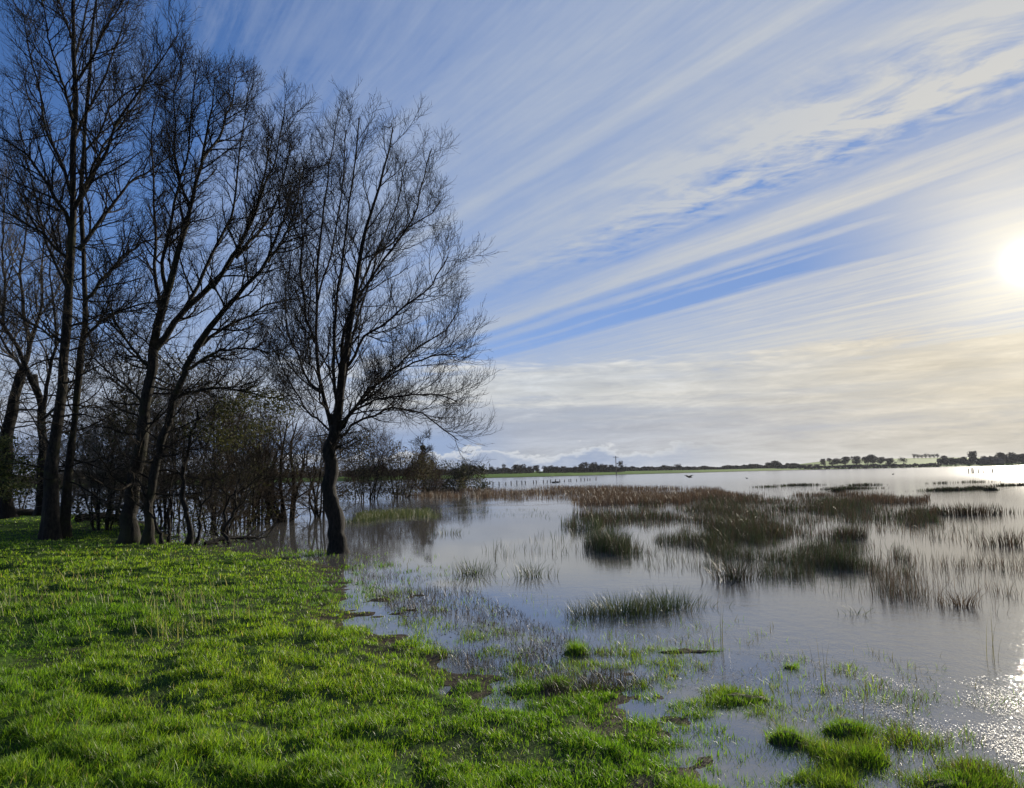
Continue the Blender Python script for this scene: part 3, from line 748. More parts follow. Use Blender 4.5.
# saplings and thin crooked stems on the bank
Ys = 17.6
def sapling(label, Y, pts, r0, seed, group=None, lv=None, cat='sapling'):
    bare_tree('sapling', label, cat, pxl(Y, pts[:1])[0], [(pxl(Y, pts), r0, r0*.35)], [],
        lv or [dict(per=7, length=(.5, 1.2), t0=.35, ang=(25, 60), trop=.10, wig=.15, K=7, rk=.5, rmin=.006), dict(per=5, length=(.2, .5), t0=.1, ang=(30, 60), trop=.08, wig=.2, K=4, rk=.6, rmin=.005)],
        seed=seed, auto=[dict(per=6, length=(.8, 1.8), t0=.35, t1=.98, ang=(20, 55), trop=.08, wig=.12, rk=.6, rmin=.008)], group=group)
GP = 'saplings on the bank beside the thick mossy tree'
sapling('S shaped crooked dark sapling on the bank right of the thick mossy tree', Ys, [(187, 548), (192, 530), (188, 515), (183, 500), (184, 470), (190, 440), (198, 410)], .075, 51, GP)
sapling('thin sapling with a sharp elbow right of the S shaped sapling', Ys+.3, [(196, 545), (201, 530), (199, 517), (203, 505), (212, 490), (216, 465)], .04, 52, GP)
sapling('thin pale sapling leaning out of the foot of the thick mossy tree', Ys, [(162, 544), (157, 528), (153, 512), (148, 500), (140, 484), (128, 470)], .04, 53, GP)
sapling('straight thin sapling between the thick mossy tree and the S shaped sapling', Ys+.8, [(169, 543), (170, 520), (171, 495), (174, 465), (172, 435)], .035, 54, GP)
sapling('forked twiggy sapling at the edge of the flood, right of all the saplings', Ys-.2, [(228, 550), (224, 535), (232, 515), (238, 495), (236, 470)], .05, 55, GP)
sapling('low crooked sapling leaning over the water right behind the forked twiggy one', Ys+1.2, [(222, 543), (228, 528), (222, 514), (228, 500), (246, 488), (262, 476)], .04, 56, GP)

# ------------------------------------------------------------------ rushes and reeds
def in_poly(x, y, poly):
    poly = np.array(poly, float); ins = np.zeros(len(x), bool); n = len(poly)
    for i in range(n):
        a, b = poly[i], poly[(i+1) % n]; c = (a[1] > y) != (b[1] > y)
        with np.errstate(divide='ignore', invalid='ignore'):
            ins ^= c & (x < a[0]+(y-a[1])*(b[0]-a[0])/(b[1]-a[1]))
    return ins
RG = [(.045, .075, .018), (.03, .055, .015), (.065, .085, .025), (.085, .07, .035), (.12, .10, .055)]
RB = [(.11, .065, .035), (.075, .045, .025), (.15, .095, .05), (.06, .05, .025), (.19, .14, .085)]
RD = [(.04, .045, .016), (.055, .04, .022), (.075, .05, .03), (.03, .04, .014)]
RY = [(.12, .14, .035), (.09, .12, .03), (.16, .15, .06)]
def rush_mesh(name, B, h0, h1, cols, w, lean=(.03, .75), hfield=None):
    n = len(B); r = np.hypot(B[:, 0], B[:, 1])
    L = rng.uniform(h0, h1, n)
    if hfield is not None: L = L*hfield
    W = np.maximum(.0045, r*.00055)*rng.uniform(.6, 1.2, n)
    le = lean[0]+(lean[1]-lean[0])*rng.beta(1.3, 2.6, n)
    yaw = rng.normal(math.radians(15), 1.5, n)
    B = B.copy(); B[:, 2] -= .06
    v, f, c = blades(B, L+.06, W, le, yaw, pick(cols, w, n), 3, .75, .15)
    return mesh_data(name, v, f, M_RUSH, c)
def rush_bed(name, label, cat, poly, n, h0, h1, cols, w, patch=(1.0, .45, .15), seed=0, far=None):
    poly = np.array(poly, float); lo, hi = poly.min(0), poly.max(0)
    px = rng.uniform(lo[0], hi[0], n*8); py = rng.uniform(lo[1], hi[1], n*8)
    # ragged rim: the border wanders
    k = in_poly(px+(vnoise(px*.07+seed, py*.25)-.5)*26, py+(vnoise(px*.06, py*.3+seed)-.5)*6, poly)
    B = gnd(px[k], py[k], 0.0)
    s, lev, soft = patch
    f = fbm(B[:, 0]*s+seed*3.1, B[:, 1]*s*.55+seed, 4)
    p = np.clip((f-lev)/soft, 0.03, 1)
    B, f = B[rng.random(len(B)) < p][:n], f[rng.random(len(B)) < 2][:0]
    f = fbm(B[:, 0]*s+seed*3.1, B[:, 1]*s*.55+seed, 4)
    o = link(name, rush_mesh(name, B, h0, h1, cols, w, hfield=np.clip(.55+(f-lev)*2.2, .45, 1.15))); tag(o, label, cat, kind='stuff'); return o
rush_bed('reed_bed', 'flat russet bed of dead reeds across the middle of the flood', 'reeds',
    [(392, 496), (480, 499.5), (560, 500.5), (600, 507), (665, 505), (720, 499), (775, 496), (700, 490.5), (640, 488.5), (560, 487.5), (470, 490), (420, 492)], 19000, .2, .38, RB, [4, 4, 3, 2, 1.2], (.3, .24, .2), 1)
rush_bed('rush_bed', 'wide dark green and brown bed of rushes standing in the flood', 'rushes',
    [(572, 519), (620, 508), (690, 501), (760, 498), (830, 500), (905, 503), (945, 512), (925, 520), (950, 524), (905, 528), (880, 536), (850, 541), (790, 536), (735, 538), (690, 530), (620, 525)], 20000, .12, .36, RD+RG[:3]+RB[:1], [3, 4, 4, 2, 2, 1, 1, 3], (.6, .42, .24), 2)
rush_bed('reed_bed', 'thin russet reed strip along the far edge of the dark rush bed', 'reeds',
    [(690, 500), (760, 494.5), (850, 494.5), (925, 499), (930, 504), (850, 503), (760, 503)], 4200, .15, .34, RB+RD[:2], [4, 4, 3, 2, 1, 2, 2], (.3, .42, .15), 8)
rush_bed('rush_bed', 'thinner rushes scattered through the pale water in front of the dark rush bed', 'rushes',
    [(600, 546), (700, 534), (880, 538), (915, 556), (905, 600), (860, 600), (800, 590), (740, 584), (700, 572), (640, 572)], 9500, .12, .36, RD+RG, [3, 3, 2, 2, 2, 2, 1, 1, 1], (.9, .48, .2), 3)
rush_bed('rush_bed', 'sparse brown stems in the glittering water at the right photo edge', 'rushes',
    [(860, 532), (930, 522), (1090, 535), (1110, 625), (960, 612), (880, 602)], 2200, .10, .30, RB+RD, [2, 2, 3, 2, 2, 2, 2, 2, 2], (.8, .48, .2), 4)
rush_bed('rush_bed', 'thin green rushes in a band left of the dark rush bed', 'rushes',
    [(480, 553), (530, 536), (575, 524), (640, 538), (610, 556), (500, 560)], 2600, .22, .5, RG+RD, [4, 4, 2, 1, 1, 2, 2, 2, 2], (.7, .52, .15), 5)
rush_bed('flooded_grass', 'pale green drowned grass lining the inlet between lone tree and russet reeds', 'grass',
    [(345, 513), (420, 506), (500, 508), (560, 509), (600, 519), (540, 520), (470, 514), (400, 519), (345, 524)], 3600, .10, .24, RY+RG[:2], [3, 3, 2, 2, 2], (.3, .47, .15), 6)
# clumps one can point to
def clump(label, px, py, n, h, spread, cols, w, name='rush_clump', cat='rushes', group=None, lean=(.15, .9), flat=.6, mound=0, floor=.0):
    c = gnd(px, py, 0.0)
    d = rng.normal(0, .5, (n, 2))*spread*np.array([1, flat])
    if mound:
        pt = fbm(d[:, 0]*7+px, d[:, 1]*7+py, 3); d = d[rng.random(n) < np.clip((pt-.40)*7, .06, 1)]; n = len(d)
    B = np.stack([d[:, 0], d[:, 1], np.full(n, floor)], 1)+c
    L = rng.uniform(.45, 1.0, n)*h*np.exp(-((d/spread/np.array([1, flat]))**2).sum(1)*.35)
    r = math.hypot(c[0], c[1])
    W = np.maximum(.0045, r*.0007)*rng.uniform(.7, 1.3, n)
    yaw = np.arctan2(d[:, 1], d[:, 0])+rng.normal(0, .8, n)
    le = lean[0]+(lean[1]-lean[0])*rng.beta(1.6, 2, n)
    B[:, 2] -= .05
    if mound:
        B[:, 2] += mound*np.exp(-((d/spread/np.array([1, flat]))**2).sum(1)*1.6)
    v, f, cc = blades(B, L+.05, W, le, yaw, pick(cols, w, n), 3, .75)
    o = link(name, mesh_data(name, v-c, f, M_RUSH if name == 'rush_clump' else M_GRASS, cc), loc=c); tag(o, label, cat, group or 'rush clumps standing apart in the flood')
    if mound:
        a = np.linspace(0, 2*math.pi, 25)[:-1]; rr = np.linspace(0, 1, 7)
        A, Rr = np.meshgrid(a, rr, indexing='ij')
        wob = 1+(vnoise(np.cos(A)*2+px, np.sin(A)*2+py)-.5)*1.0
        vx = np.cos(A)*Rr*spread*1.1*wob; vy = np.sin(A)*Rr*spread*1.1*flat*wob; vz = mound*np.exp(-(Rr*1.1)**2*1.6)-Rr**3*(mound*.9+.09)+(vnoise(vx*9+px, vy*9)-.5)*.03
        V = np.stack([vx, vy, vz], -1).reshape(-1, 3); ii = np.arange(24*7).reshape(24, 7); jj = np.roll(ii, -1, 0)
        Q = np.stack([ii[:, :-1], ii[:, 1:], jj[:, 1:], jj[:, :-1]], -1).reshape(-1, 4)
        link('turf_mound', mesh_data('turf_mound', V, Q, M_GROUND, smooth=True), o)
G5 = [4, 3, 2, 1, .8]
clump('broad bright green rush clump in blue water, nearest large clump to the grassy bank', 622, 614, 640, .34, .52, RG+RY, [4, 3, 3, 1, 1, 3, 3, 1])
clump('right hand half of the near broad rush clump, darker and more spiky', 668, 608, 440, .36, .46, RG, G5)
clump('short green rush tuft between the near broad clump and the grassy bank, left of it', 584, 616, 150, .28, .22, RY+RG, [3, 3, 1, 2, 2, 2, 1, 1])
clump('isolated thin rush clump in calm blue water, leftmost of the clumps', 474, 574, 150, .40, .34, RG, G5)
clump('sparse rush clump directly right of the leftmost isolated clump', 532, 576, 110, .38, .34, RG, G5)
clump('faint sparse rush clump at the far left of the flood, beyond the leftmost isolated clump', 446, 534, 60, .3, .5, RG, G5)
clump('dark spiky rush clump below the thinner scattered rushes, left of centre of the bed', 735, 580, 260, .52, .34, RD, [2, 2, 2, 2])
clump('sideways splayed pale rush clump in the warm bright water near the right edge', 962, 606, 90, .36, .22, RB, [2, 2, 3, 2, 2], lean=(.5, .95))
clump('tiny collapsed green clump lying alone in smooth water right of centre', 858, 614, 26, .26, .16, RY+RG, [1]*8, lean=(.7, .95))
clump('dark solid rush clump at the right end of the dark bed, apart from it', 968, 514, 520, .5, 1.5, RD+RB[:2], [3, 3, 3, 2, 3, 3], lean=(.05, .5), flat=.5)
clump('reddish brown rush clump at the right photo edge, halfway across the flood', 1014, 545, 260, .42, .8, RD+RB[:2], [2, 2, 2, 2, 3, 3], lean=(.05, .5))
for l, x, y, n, sp in (('longest thin dark rush strip far out on the pale water', 848, 489, 300, 4.2), ('short dark rush strip far out, just left of the longest strip', 800, 485.5, 220, 4.0), ('faint far rush strip left of the short dark strip', 768, 487, 70, 3.0),
        ('twin dark rush tufts in the pale water above the middle of the dark bed', 838, 491.5, 170, 1.0), ('far rush strip right of the twin dark tufts', 862, 485.5, 150, 3.2), ('long low rush strip reaching in from mid right, with a humped right half', 950, 490.5, 420, 3.6),
        ('humped dark rush mound at the right end of the long low strip', 975, 489.5, 320, 1.6), ('small round rush tuft right of the humped mound', 991, 490.5, 130, .8), ('far rush strip touching the right photo edge in the sun glitter', 1018, 486, 330, 4.5),
        ('tiny far rush fleck above the long low strip, left of two', 940, 483.5, 40, 2.2), ('tiny far rush fleck above the humped mound, right of two', 974, 482.5, 60, 3.0)):
    clump(l, x, y, n*2, .32, sp*.5, RD+RG[:1], [3, 3, 3, 3, 2], lean=(.02, .5), flat=.3)
GT = 'grass tussocks in the shallows near the camera'
GG = [(.115, .215, .012), (.155, .26, .016), (.065, .14, .012), (.20, .28, .025), (.16, .14, .06)]
def tuss(label, px, py, n, h, sp, mound, flat=.7): clump(label, px, py, n, h, sp, GG, [4, 4, 3, 2, 1], 'grass_tussock', 'tussock', GT, (.15, .8), flat, mound)
tuss('bright mossy grass tussock at the lower right, upper one of the touching pair', 848, 733, 1300, .05, .20, .05)
tuss('bright mossy grass tussock at the lower right, lower one of the touching pair', 864, 762, 1300, .05, .20, .045)
tuss('flat green tussock cut by the bottom photo edge at lower right', 962, 789, 2200, .05, .36, .04, .5)
tuss('small dark round grass tussock in blue water just off the bank', 576, 654, 420, .13, .12, .05)
tuss('long low strip of bright grass in the shallows below the near broad rush clump', 688, 652, 800, .06, .42, .02, .35)
tuss('bright grass hump at the end of the grassy spit, right of the low strip', 738, 700, 800, .055, .24, .04)
tuss('tiny dark tuft by itself in the shallows beyond the grassy spit', 792, 668, 110, .07, .08, .02)
tuss('small tuft lying off the bank at the lower centre, left of the touching pair', 788, 742, 700, .06, .2, .05)
def stems(label, px, py, n, h, spread):
    clump(label, px, py, n, h, spread, [(.05, .05, .03), (.09, .08, .05)], [1, 1], 'dry_stems', 'dead stems', 'thin dead stems rising from the shallows', (.05, .45), .6)
stems('spray of thin dark stems over the low grass strip', 716, 650, 9, .55, .10)
stems('two upright dark stems in the shallows right of the grassy spit', 822, 682, 6, .55, .10)
stems('thin dead stems leaning over the touching pair of tussocks', 862, 722, 8, .36, .12)
stems('lone thin stem in the bright glitter near the right photo edge', 990, 660, 5, .5, .08)
stems('dark weed stalk off the muddy bank left of the small dark tussock', 532, 640, 7, .22, .04)
# loose stuff nobody could count
def loose(name, label, cat, poly, n, fn):
    poly = np.array(poly, float); lo, hi = poly.min(0), poly.max(0)
    px = rng.uniform(lo[0], hi[0], n*5); py = rng.uniform(lo[1], hi[1], n*5); k = in_poly(px, py, poly)
    B = gnd(px[k], py[k], .004)
    o = link(name, fn(B, n)); tag(o, label, cat, kind='stuff')
def flecks(cols, s0, s1, tilt, lev=.45):
    def f(B, n):
        p = fbm(B[:, 0]*1.7, B[:, 1]*1.2+5, 3)
        B = B[(rng.random(len(B)) < np.clip((p-lev)*5, .05, 1)) & (height(B[:, 0], B[:, 1]) < .004)][:n]; n = len(B)
        r = np.hypot(B[:, 0], B[:, 1])
        B[:, 2] = np.maximum(.004, height(B[:, 0], B[:, 1])+.003)
        a = rng.uniform(0, 2*math.pi, n); s = rng.uniform(s0, s1, n)
        u = np.stack([np.cos(a), np.sin(a), rng.normal(0, tilt, n)], 1)*s[:, None]; v = np.stack([-np.sin(a), np.cos(a), rng.normal(0, tilt, n)], 1)*(s*rng.uniform(.25, .8, n))[:, None]
        B = B+np.array([0, 0, .003])
        V = np.stack([B-u, B+v*.9-u*.2, B+u, B-v], 1).reshape(-1, 3)
        c = pick(cols, [1]*len(cols), n)
        return mesh_data('floating_debris', V, np.arange(n*4).reshape(n, 4), M_DEBRIS, np.repeat(c, 4, 0))
    return f
M_DEBRIS = blade_material('wet_debris', .1, .5, .2)
loose('floating_debris', 'wet leaf litter and straw flecks floating on the near shallows at the lower right', 'debris', [(560, 640), (690, 648), (790, 655), (900, 680), (1080, 672), (1100, 800), (840, 800), (770, 735), (700, 700), (600, 670)], 18000,
      flecks([(.16, .14, .10), (.12, .10, .07), (.22, .2, .16), (.07, .06, .04)], .002, .007, .12))
loose('floating_debris', 'dark dead leaves and weed bits strewn on the muddy water edge', 'debris', [(225, 548), (300, 550), (390, 575), (470, 580), (570, 640), (640, 690), (500, 690), (420, 640), (370, 585), (260, 556)], 2400,
      flecks([(.06, .045, .03), (.04, .03, .022), (.10, .08, .05)], .004, .014, .35))
def weeds(B, n):
    h = height(B[:, 0], B[:, 1]); k = (h > -.10) & (h < .10) & (rng.random(len(B)) < np.clip((fbm(B[:, 0]*1.3, B[:, 1]*1.3+3, 3)-.42)*5, 0, 1)); B = B[k][:n]; B[:, 2] = h[k][:n]
    m = len(B); r = np.hypot(B[:, 0], B[:, 1])
    v, f, c = blades(B, rng.uniform(.03, .16, m), np.maximum(.004, r*.0006), rng.uniform(.2, .95, m), rng.uniform(0, 6.28, m), pick([(.07, .055, .035), (.05, .06, .02), (.11, .085, .05), (.04, .03, .02)], [1, 1, 1, 1], m), 2, .6)
    return mesh_data('drowned_weeds', v, f, M_RUSH, c)
loose('drowned_weeds', 'brown drowned weeds and dead stalks on the muddy bank', 'weeds', [(215, 545), (300, 550), (385, 572), (460, 585), (600, 650), (700, 680), (560, 700), (440, 660), (390, 610), (330, 562)], 8000, weeds)
def straw(B, n):
    B = B[rng.random(len(B)) < np.clip((fbm(B[:, 0]*.9+5, B[:, 1]*.9, 3)-.45)*6, .02, 1)][:n]; B[:, 2] = height(B[:, 0], B[:, 1]); m = len(B)
    r = np.hypot(B[:, 0], B[:, 1])
    v, f, c = blades(B, rng.uniform(.14, .32, m), np.maximum(.003, r*.0005), rng.uniform(.1, .8, m), rng.normal(2.6, .7, m), pick([(.30, .26, .12), (.24, .22, .09), (.36, .31, .17)], [1, 1, 1], m), 3, .6)
    return mesh_data('dry_grass', v, f, M_GRASS, c)
loose('dry_grass', 'pale straw coloured dead grass stalks among the green at left', 'grass', [(-80, 585), (60, 585), (230, 590), (260, 625), (150, 650), (-60, 660)], 340, straw)

# ------------------------------------------------------------------ far shore: trees, pole, fences, barn
M_FAR = twig_material('winter_crown', (.030, .026, .022), (.050, .043, .034))
M_FARG = twig_material('evergreen_crown', (.022, .030, .014), (.040, .050, .022))
def far_meshes(seed, kind):
    g = np.random.default_rng(seed)      # unit tree: height 1, width about .8
    if kind == 'hedge': sh, n, s, c0 = (.62, .62, .42), 500, .055, .50
    elif kind == 'poplar': sh, n, s, c0 = (.17, .17, .44), 220, .035, .56
    elif kind == 'open': sh, n, s, c0 = (.44, .44, .44), 420, .04, .58
    else: sh, n, s, c0 = (.50, .50, .46), 800, .05, .56
    cl = [np.array([g.normal(0, .42), g.normal(0, .42), g.normal(0, .42)]) for _ in range(9)]; cl = [c/max(1, np.linalg.norm(c)*1.3) for c in cl]
    i = g.integers(0, 9, n); d = g.normal(size=(n, 3)); d /= np.linalg.norm(d, axis=1, keepdims=True); d *= g.random((n, 1))**.4
    P = (np.array(cl)[i]+d*.52)*np.array(sh)+np.array([0, 0, c0])
    P = P[P[:, 2] > .06]; n = len(P)
    a = g.normal(size=(n, 3)); a /= np.linalg.norm(a, axis=1, keepdims=True); b = np.cross(a, g.normal(size=(n, 3))); b /= np.linalg.norm(b, axis=1, keepdims=True)
    q = s*g.uniform(.5, 1.5, (n, 1)); V = np.stack([P-a*q*1.3, P+b*q*.6, P+a*q*1.3, P-b*q*.6], 1).reshape(-1, 3)
    Q = np.arange(n*4).reshape(n, 4)
    T, Rr = [np.array([[0, 0, -.05], [.005, 0, .15], [-.005, .005, .35], [0, 0, .75]])], [np.array([.026, .02, .014, .004])]
    for k in range(9):
        z = g.uniform(.2, .55); e = np.array([g.normal(0, .9), g.normal(0, .9), 0])*np.array(sh); e[2] = min(.95, z+g.uniform(.15, .4))
        s0 = np.array([0, 0, z]); T.append(np.array([s0, s0*.66+e*.34+[0, 0, .03], s0*.34+e*.66+[0, 0, .03], e])); Rr.append(np.array([.011, .008, .006, .003]))
    tv, tq = tubes(np.array(T), np.array(Rr), 5)
    mat = M_FARG if kind == 'hedge' else M_FAR
    return mesh_data('trunk', tv, tq, M_BARK), mesh_data('crown', V, Q, mat)
FAR = {k: [far_meshes(70+j*7+len(k), k) for j in range(3)] for k in ('round', 'open', 'hedge', 'poplar')}
_ct = [0]
def far_tree(px, top, wpx, Y, kind, label, group, cat='tree', name=None):
    p = at(px, 470, Y); z = float(height(np.array([p[0]]), np.array([p[1]]))[0])
    H = at(px, top, Y)[2]-z
    tm, cm = FAR[kind][_ct[0] % 3]; _ct[0] += 1
    e = empty(name or ('far_bush' if kind == 'hedge' else 'far_tree'), (p[0], p[1], z)); tag(e, label, cat, group)
    w = wpx/FOC*Y/{'round': .98, 'open': .86, 'hedge': 1.1, 'poplar': .34}[kind]
    e.scale = (w, w, H); e.rotation_euler = (0, 0, rng.uniform(0, 6.28))
    link('trunk', tm, e); link('crown', cm, e)
GL1, GL2, GL3, GL4 = 'far trees left of the utility pole', 'far trees along the middle of the horizon', 'round field trees on the far right bank', 'trees at the far right end of the horizon'
LA = 'dark bare tree in the far row between the lone tree and the utility pole'
for x, t, w_ in ((492, 465, 7), (498, 467, 6), (504, 464, 6), (515, 465, 8), (521, 463.5, 9), (530, 466, 7), (537, 465.5, 9), (548, 465, 11), (556, 466, 9), (563, 466.5, 9), (569, 467.5, 7), (576, 466, 9), (582, 464.5, 8), (599, 463, 9), (605, 464, 9), (611, 465, 8)):
    far_tree(x, t, w_, 330+rng.uniform(-15, 25), 'round' if w_ > 7 else 'open', LA, GL1)
far_tree(589.5, 461.3, 15, 335, 'round', 'largest dark round tree in the far row left of the utility pole', GL1)
far_tree(621, 461, 9, 322, 'open', 'open crowned far tree directly right of the utility pole', GL1)
for x in range(484, 620, 9):
    far_tree(x+rng.uniform(-2, 2), 472.0-x*.001, 13, 300+rng.uniform(0, 12), 'hedge' if rng.random() < .35 else 'open', 'low hedge bush along the far shore left of the utility pole', 'hedge bushes on the far shore', 'bush', 'far_bush')
for x in range(-40, 482, 15):
    far_tree(x+rng.uniform(-3, 3), 470+(480-x)*.021-rng.uniform(0, 8), 20, 250+rng.uniform(0, 40), 'round', 'far dark tree on the horizon behind the tall trees and brown bushes', 'far trees behind the near trees')
for x, t, w_, k in ((665, 465, 10, 'open'), (672, 466, 7, 'open'), (678, 464, 9, 'open'), (684, 466, 8, 'open'), (691, 466, 10, 'round'), (770, 462, 13, 'round'), (777, 461, 12, 'round'), (752, 463.5, 12, 'round'), (793, 463, 13, 'open'), (800, 464, 9, 'open'), (809, 464, 9, 'round'), (817, 464, 8, 'open')):
    far_tree(x, t, w_, 420+rng.uniform(-10, 15), k, 'dark far tree rising above the low wood in the middle of the horizon', GL2)
LB3 = 'round dark tree standing in the bright green far field'
for x, t, w_ in ((824, 459, 7), (833, 457.5, 10), (838, 458.5, 8), (846, 457, 11), (857, 455.5, 13), (868, 455.5, 10), (873, 455, 11), (881, 456.5, 11), (890, 457.5, 11)):
    far_tree(x, t, w_, 435+rng.uniform(-8, 25), 'round', LB3, GL3)
far_tree(904, 456.5, 9, 440, 'open', 'open crowned tree alone at the right part of the far field', GL3)
far_tree(891, 461, 10, 415, 'hedge', 'rounded bush on the shore below the far field', GL3, 'bush')
for x in range(915, 942, 4):
    far_tree(x, 453.6+rng.uniform(-.5, 1), 4.5, 640, 'poplar', 'pale slender tree in the thin row on the skyline of the far field', 'slender skyline trees')
for x, t, w_ in ((944, 456, 9), (951, 457, 9), (959, 457.5, 9), (966, 457, 8), (985, 455.5, 7), (992, 456, 7), (1000, 453, 11), (1008, 451.5, 13), (1016, 453, 12), (1024, 454, 12), (1036, 452, 14), (1050, 453, 16), (1066, 451, 14), (1082, 452, 15), (1100, 450, 16)):
    far_tree(x, t, w_, 425+rng.uniform(-10, 20), 'round', 'dark tree in the far wood at the right end of the horizon', GL4)
far_tree(975, 451.5, 11, 425, 'round', 'tallest square topped tree in the far wood at the right', GL4)
# the unbroken low wood along the horizon: a mass
def wood(name, label, spans, n, mat):
    P = []
    for x0, x1, t0, t1, Y in spans:
        m = int(n*(x1-x0)/sum(s[1]-s[0] for s in spans)); f = rng.random(m); x = x0+(x1-x0)*f
        top = t0+(t1-t0)*f+(vnoise(x*.25, x*0)-.5)*2.6
        Yv_ = Y+rng.uniform(-14, 14, m); b = at(x, x*0+470, Yv_); z0 = height(b[:, 0], b[:, 1]); zt = at(x, top, Yv_)[:, 2]
        b[:, 2] = z0+(np.maximum(zt-z0, .5))*rng.random(m)**.8; P.append(b)
    P = np.concatenate(P); m = len(P)
    a = rng.normal(size=(m, 3)); a /= np.linalg.norm(a, axis=1, keepdims=True); b = np.cross(a, rng.normal(size=(m, 3))); b /= np.linalg.norm(b, axis=1, keepdims=True); q = rng.uniform(.3, .9, (m, 1))
    V = np.stack([P-a*q, P+b*q*.7, P+a*q, P-b*q*.7], 1).reshape(-1, 3)
    o = link(name, mesh_data(name, V, np.arange(m*4).reshape(m, 4), mat)); tag(o, label, 'wood', kind='stuff')
wood('distant_wood', 'low dark wood along the middle of the horizon', [(622, 662, 467.8, 467.2, 420), (655, 700, 466.6, 467, 430), (696, 800, 467.6, 464, 445)], 9000, M_FAR)
wood('distant_wood', 'broken dark hedge of bushes along the field left of the utility pole', [(478, 512, 469.8, 469, 335), (516, 534, 468.6, 468.4, 340), (544, 575, 469, 468.4, 345), (576, 625, 467.4, 467.4, 345)], 3400, M_FAR)
wood('distant_wood', 'dark hedge line behind the bushes and bare trunks at the left', [(-60, 200, 478, 474, 280), (200, 482, 474, 468.5, 300)], 6000, M_FAR)
wood('distant_wood', 'low hedge foot along the shore under the round field trees', [(775, 842, 466.8, 466, 392), (842, 942, 465.4, 464.4, 394)], 2200, M_FAR)
wood('distant_wood', 'brown wood and hedge closing the right end of the horizon', [(938, 1000, 459.5, 458.5, 415), (985, 1130, 457, 455, 425)], 5200, M_FAR)
# utility pole
def box(x0, x1, y0, y1, z0, z1):
    V = np.array([(x, y, z) for x in (x0, x1) for y in (y0, y1) for z in (z0, z1)], float)
    return V, np.array([(0, 1, 3, 2), (4, 6, 7, 5), (0, 4, 5, 1), (2, 3, 7, 6), (0, 2, 6, 4), (1, 5, 7, 3)])
M_WOOD = bark_material('weathered_wood', (.05, .042, .034), (.11, .095, .075))
def pole():
    Y = 275; b = at(616.5, 478, Y); b[2] = -.3; H = at(616.5, 456, Y)[2]+.3
    e = empty('utility_pole', b); tag(e, 'thin wooden utility pole standing in the far flood among the far trees', 'utility pole')
    v, q = tubes(np.array([[[0, 0, 0], [0, 0, H*.5], [0, 0, H]]]), np.array([[.19, .165, .14]]), 10); link('post', mesh_data('post', v, q, M_WOOD, smooth=True), e)
    for z in (H-.5,):
        c = link('crossarm', mesh_data('crossarm', *box(-1.1, 1.1, -.24, -.145, z-.07, z+.07), M_WOOD), e)
        for x in (-1, -.4, .4, 1):
            v, q = tubes(np.array([[[x, -.19, z+.07], [x, -.19, z+.22], [x, -.19, z+.3]]]), np.array([[.03, .06, .03]]), 8); link('insulator', mesh_data('insulator', v, q, M_WOOD), c)
pole()
def fence(label, pa, pb, n, h, posts_skip=()):
    A, B = gnd(*pa), gnd(*pb); e = empty('wire_fence', (A+B)/2*np.array([1, 1, 0])); tag(e, label, 'fence')
    o = (A+B)/2; o[2] = 0; tops = []
    for i in range(n):
        p = A+(B-A)*i/(n-1)+np.array([rng.normal(0, .15), rng.normal(0, .3), 0])-o; hh = h*rng.uniform(.75, 1.15)
        v, q = tubes(np.array([[[0, 0, -.6], [0, 0, hh*.5], [rng.normal(0, .03), 0, hh]]])+p, np.array([[.075, .07, .06]]), 7); link('post', mesh_data('post', v, q, M_WOOD), e); tops.append(p+np.array([0, 0, hh*.8]))
    for k in (0, .25):
        v, q = tubes(np.array([tops])-np.array([0, 0, k]), np.full((1, n), .006), 3); link('wire', mesh_data('wire', v, q, M_WOOD), e)
fence('line of dark fence posts half drowned in the flood beyond the russet reeds', (487, 486), (594, 480.3), 24, .5)
fence('line of half drowned fence posts in the glitter at the far right', (968, 473.4), (1060, 472.2), 22, .8)
# barn at the far right
def barn():
    Y = 408; c = at(991, 466, Y); z = float(height(np.array([c[0]]), np.array([c[1]]))[0]); c[2] = z-.1
    e = empty('barn', c); tag(e, 'long low barn among the dark trees at the far right horizon', 'barn')
    m1, t, o = new_mat('barn_wall'); principled(t, o, (.10, .08, .065), .9)
    m2, t, o = new_mat('barn_roof'); principled(t, o, mixc(t, noise(t, obj_pos(t), .8, 4).smooth(.3, .7), (.07, .06, .055), (.11, .10, .09)), .9, .0)
    L, Wd, h, rh = 5.5, 4, 2.2, 1.5
    link('wall', mesh_data('wall', *box(-L, L, -Wd, Wd, 0, h), m1), e)
    V = np.array([(-L-.3, -Wd-.4, h), (L+.3, -Wd-.4, h), (L+.3, Wd+.4, h), (-L-.3, Wd+.4, h), (-L-.3, 0, h+rh), (L+.3, 0, h+rh)], float)
    link('roof', mesh_data('roof', V, [np.array([(0, 1, 5, 4), (2, 3, 4, 5), (3, 2, 1, 0)]), np.array([(1, 2, 5), (3, 0, 4)])], m2), e)
    link('door', mesh_data('door', *box(-1.5, 1.5, -Wd-.06, -Wd-.003, .0, 1.9), m2), e)
barn()
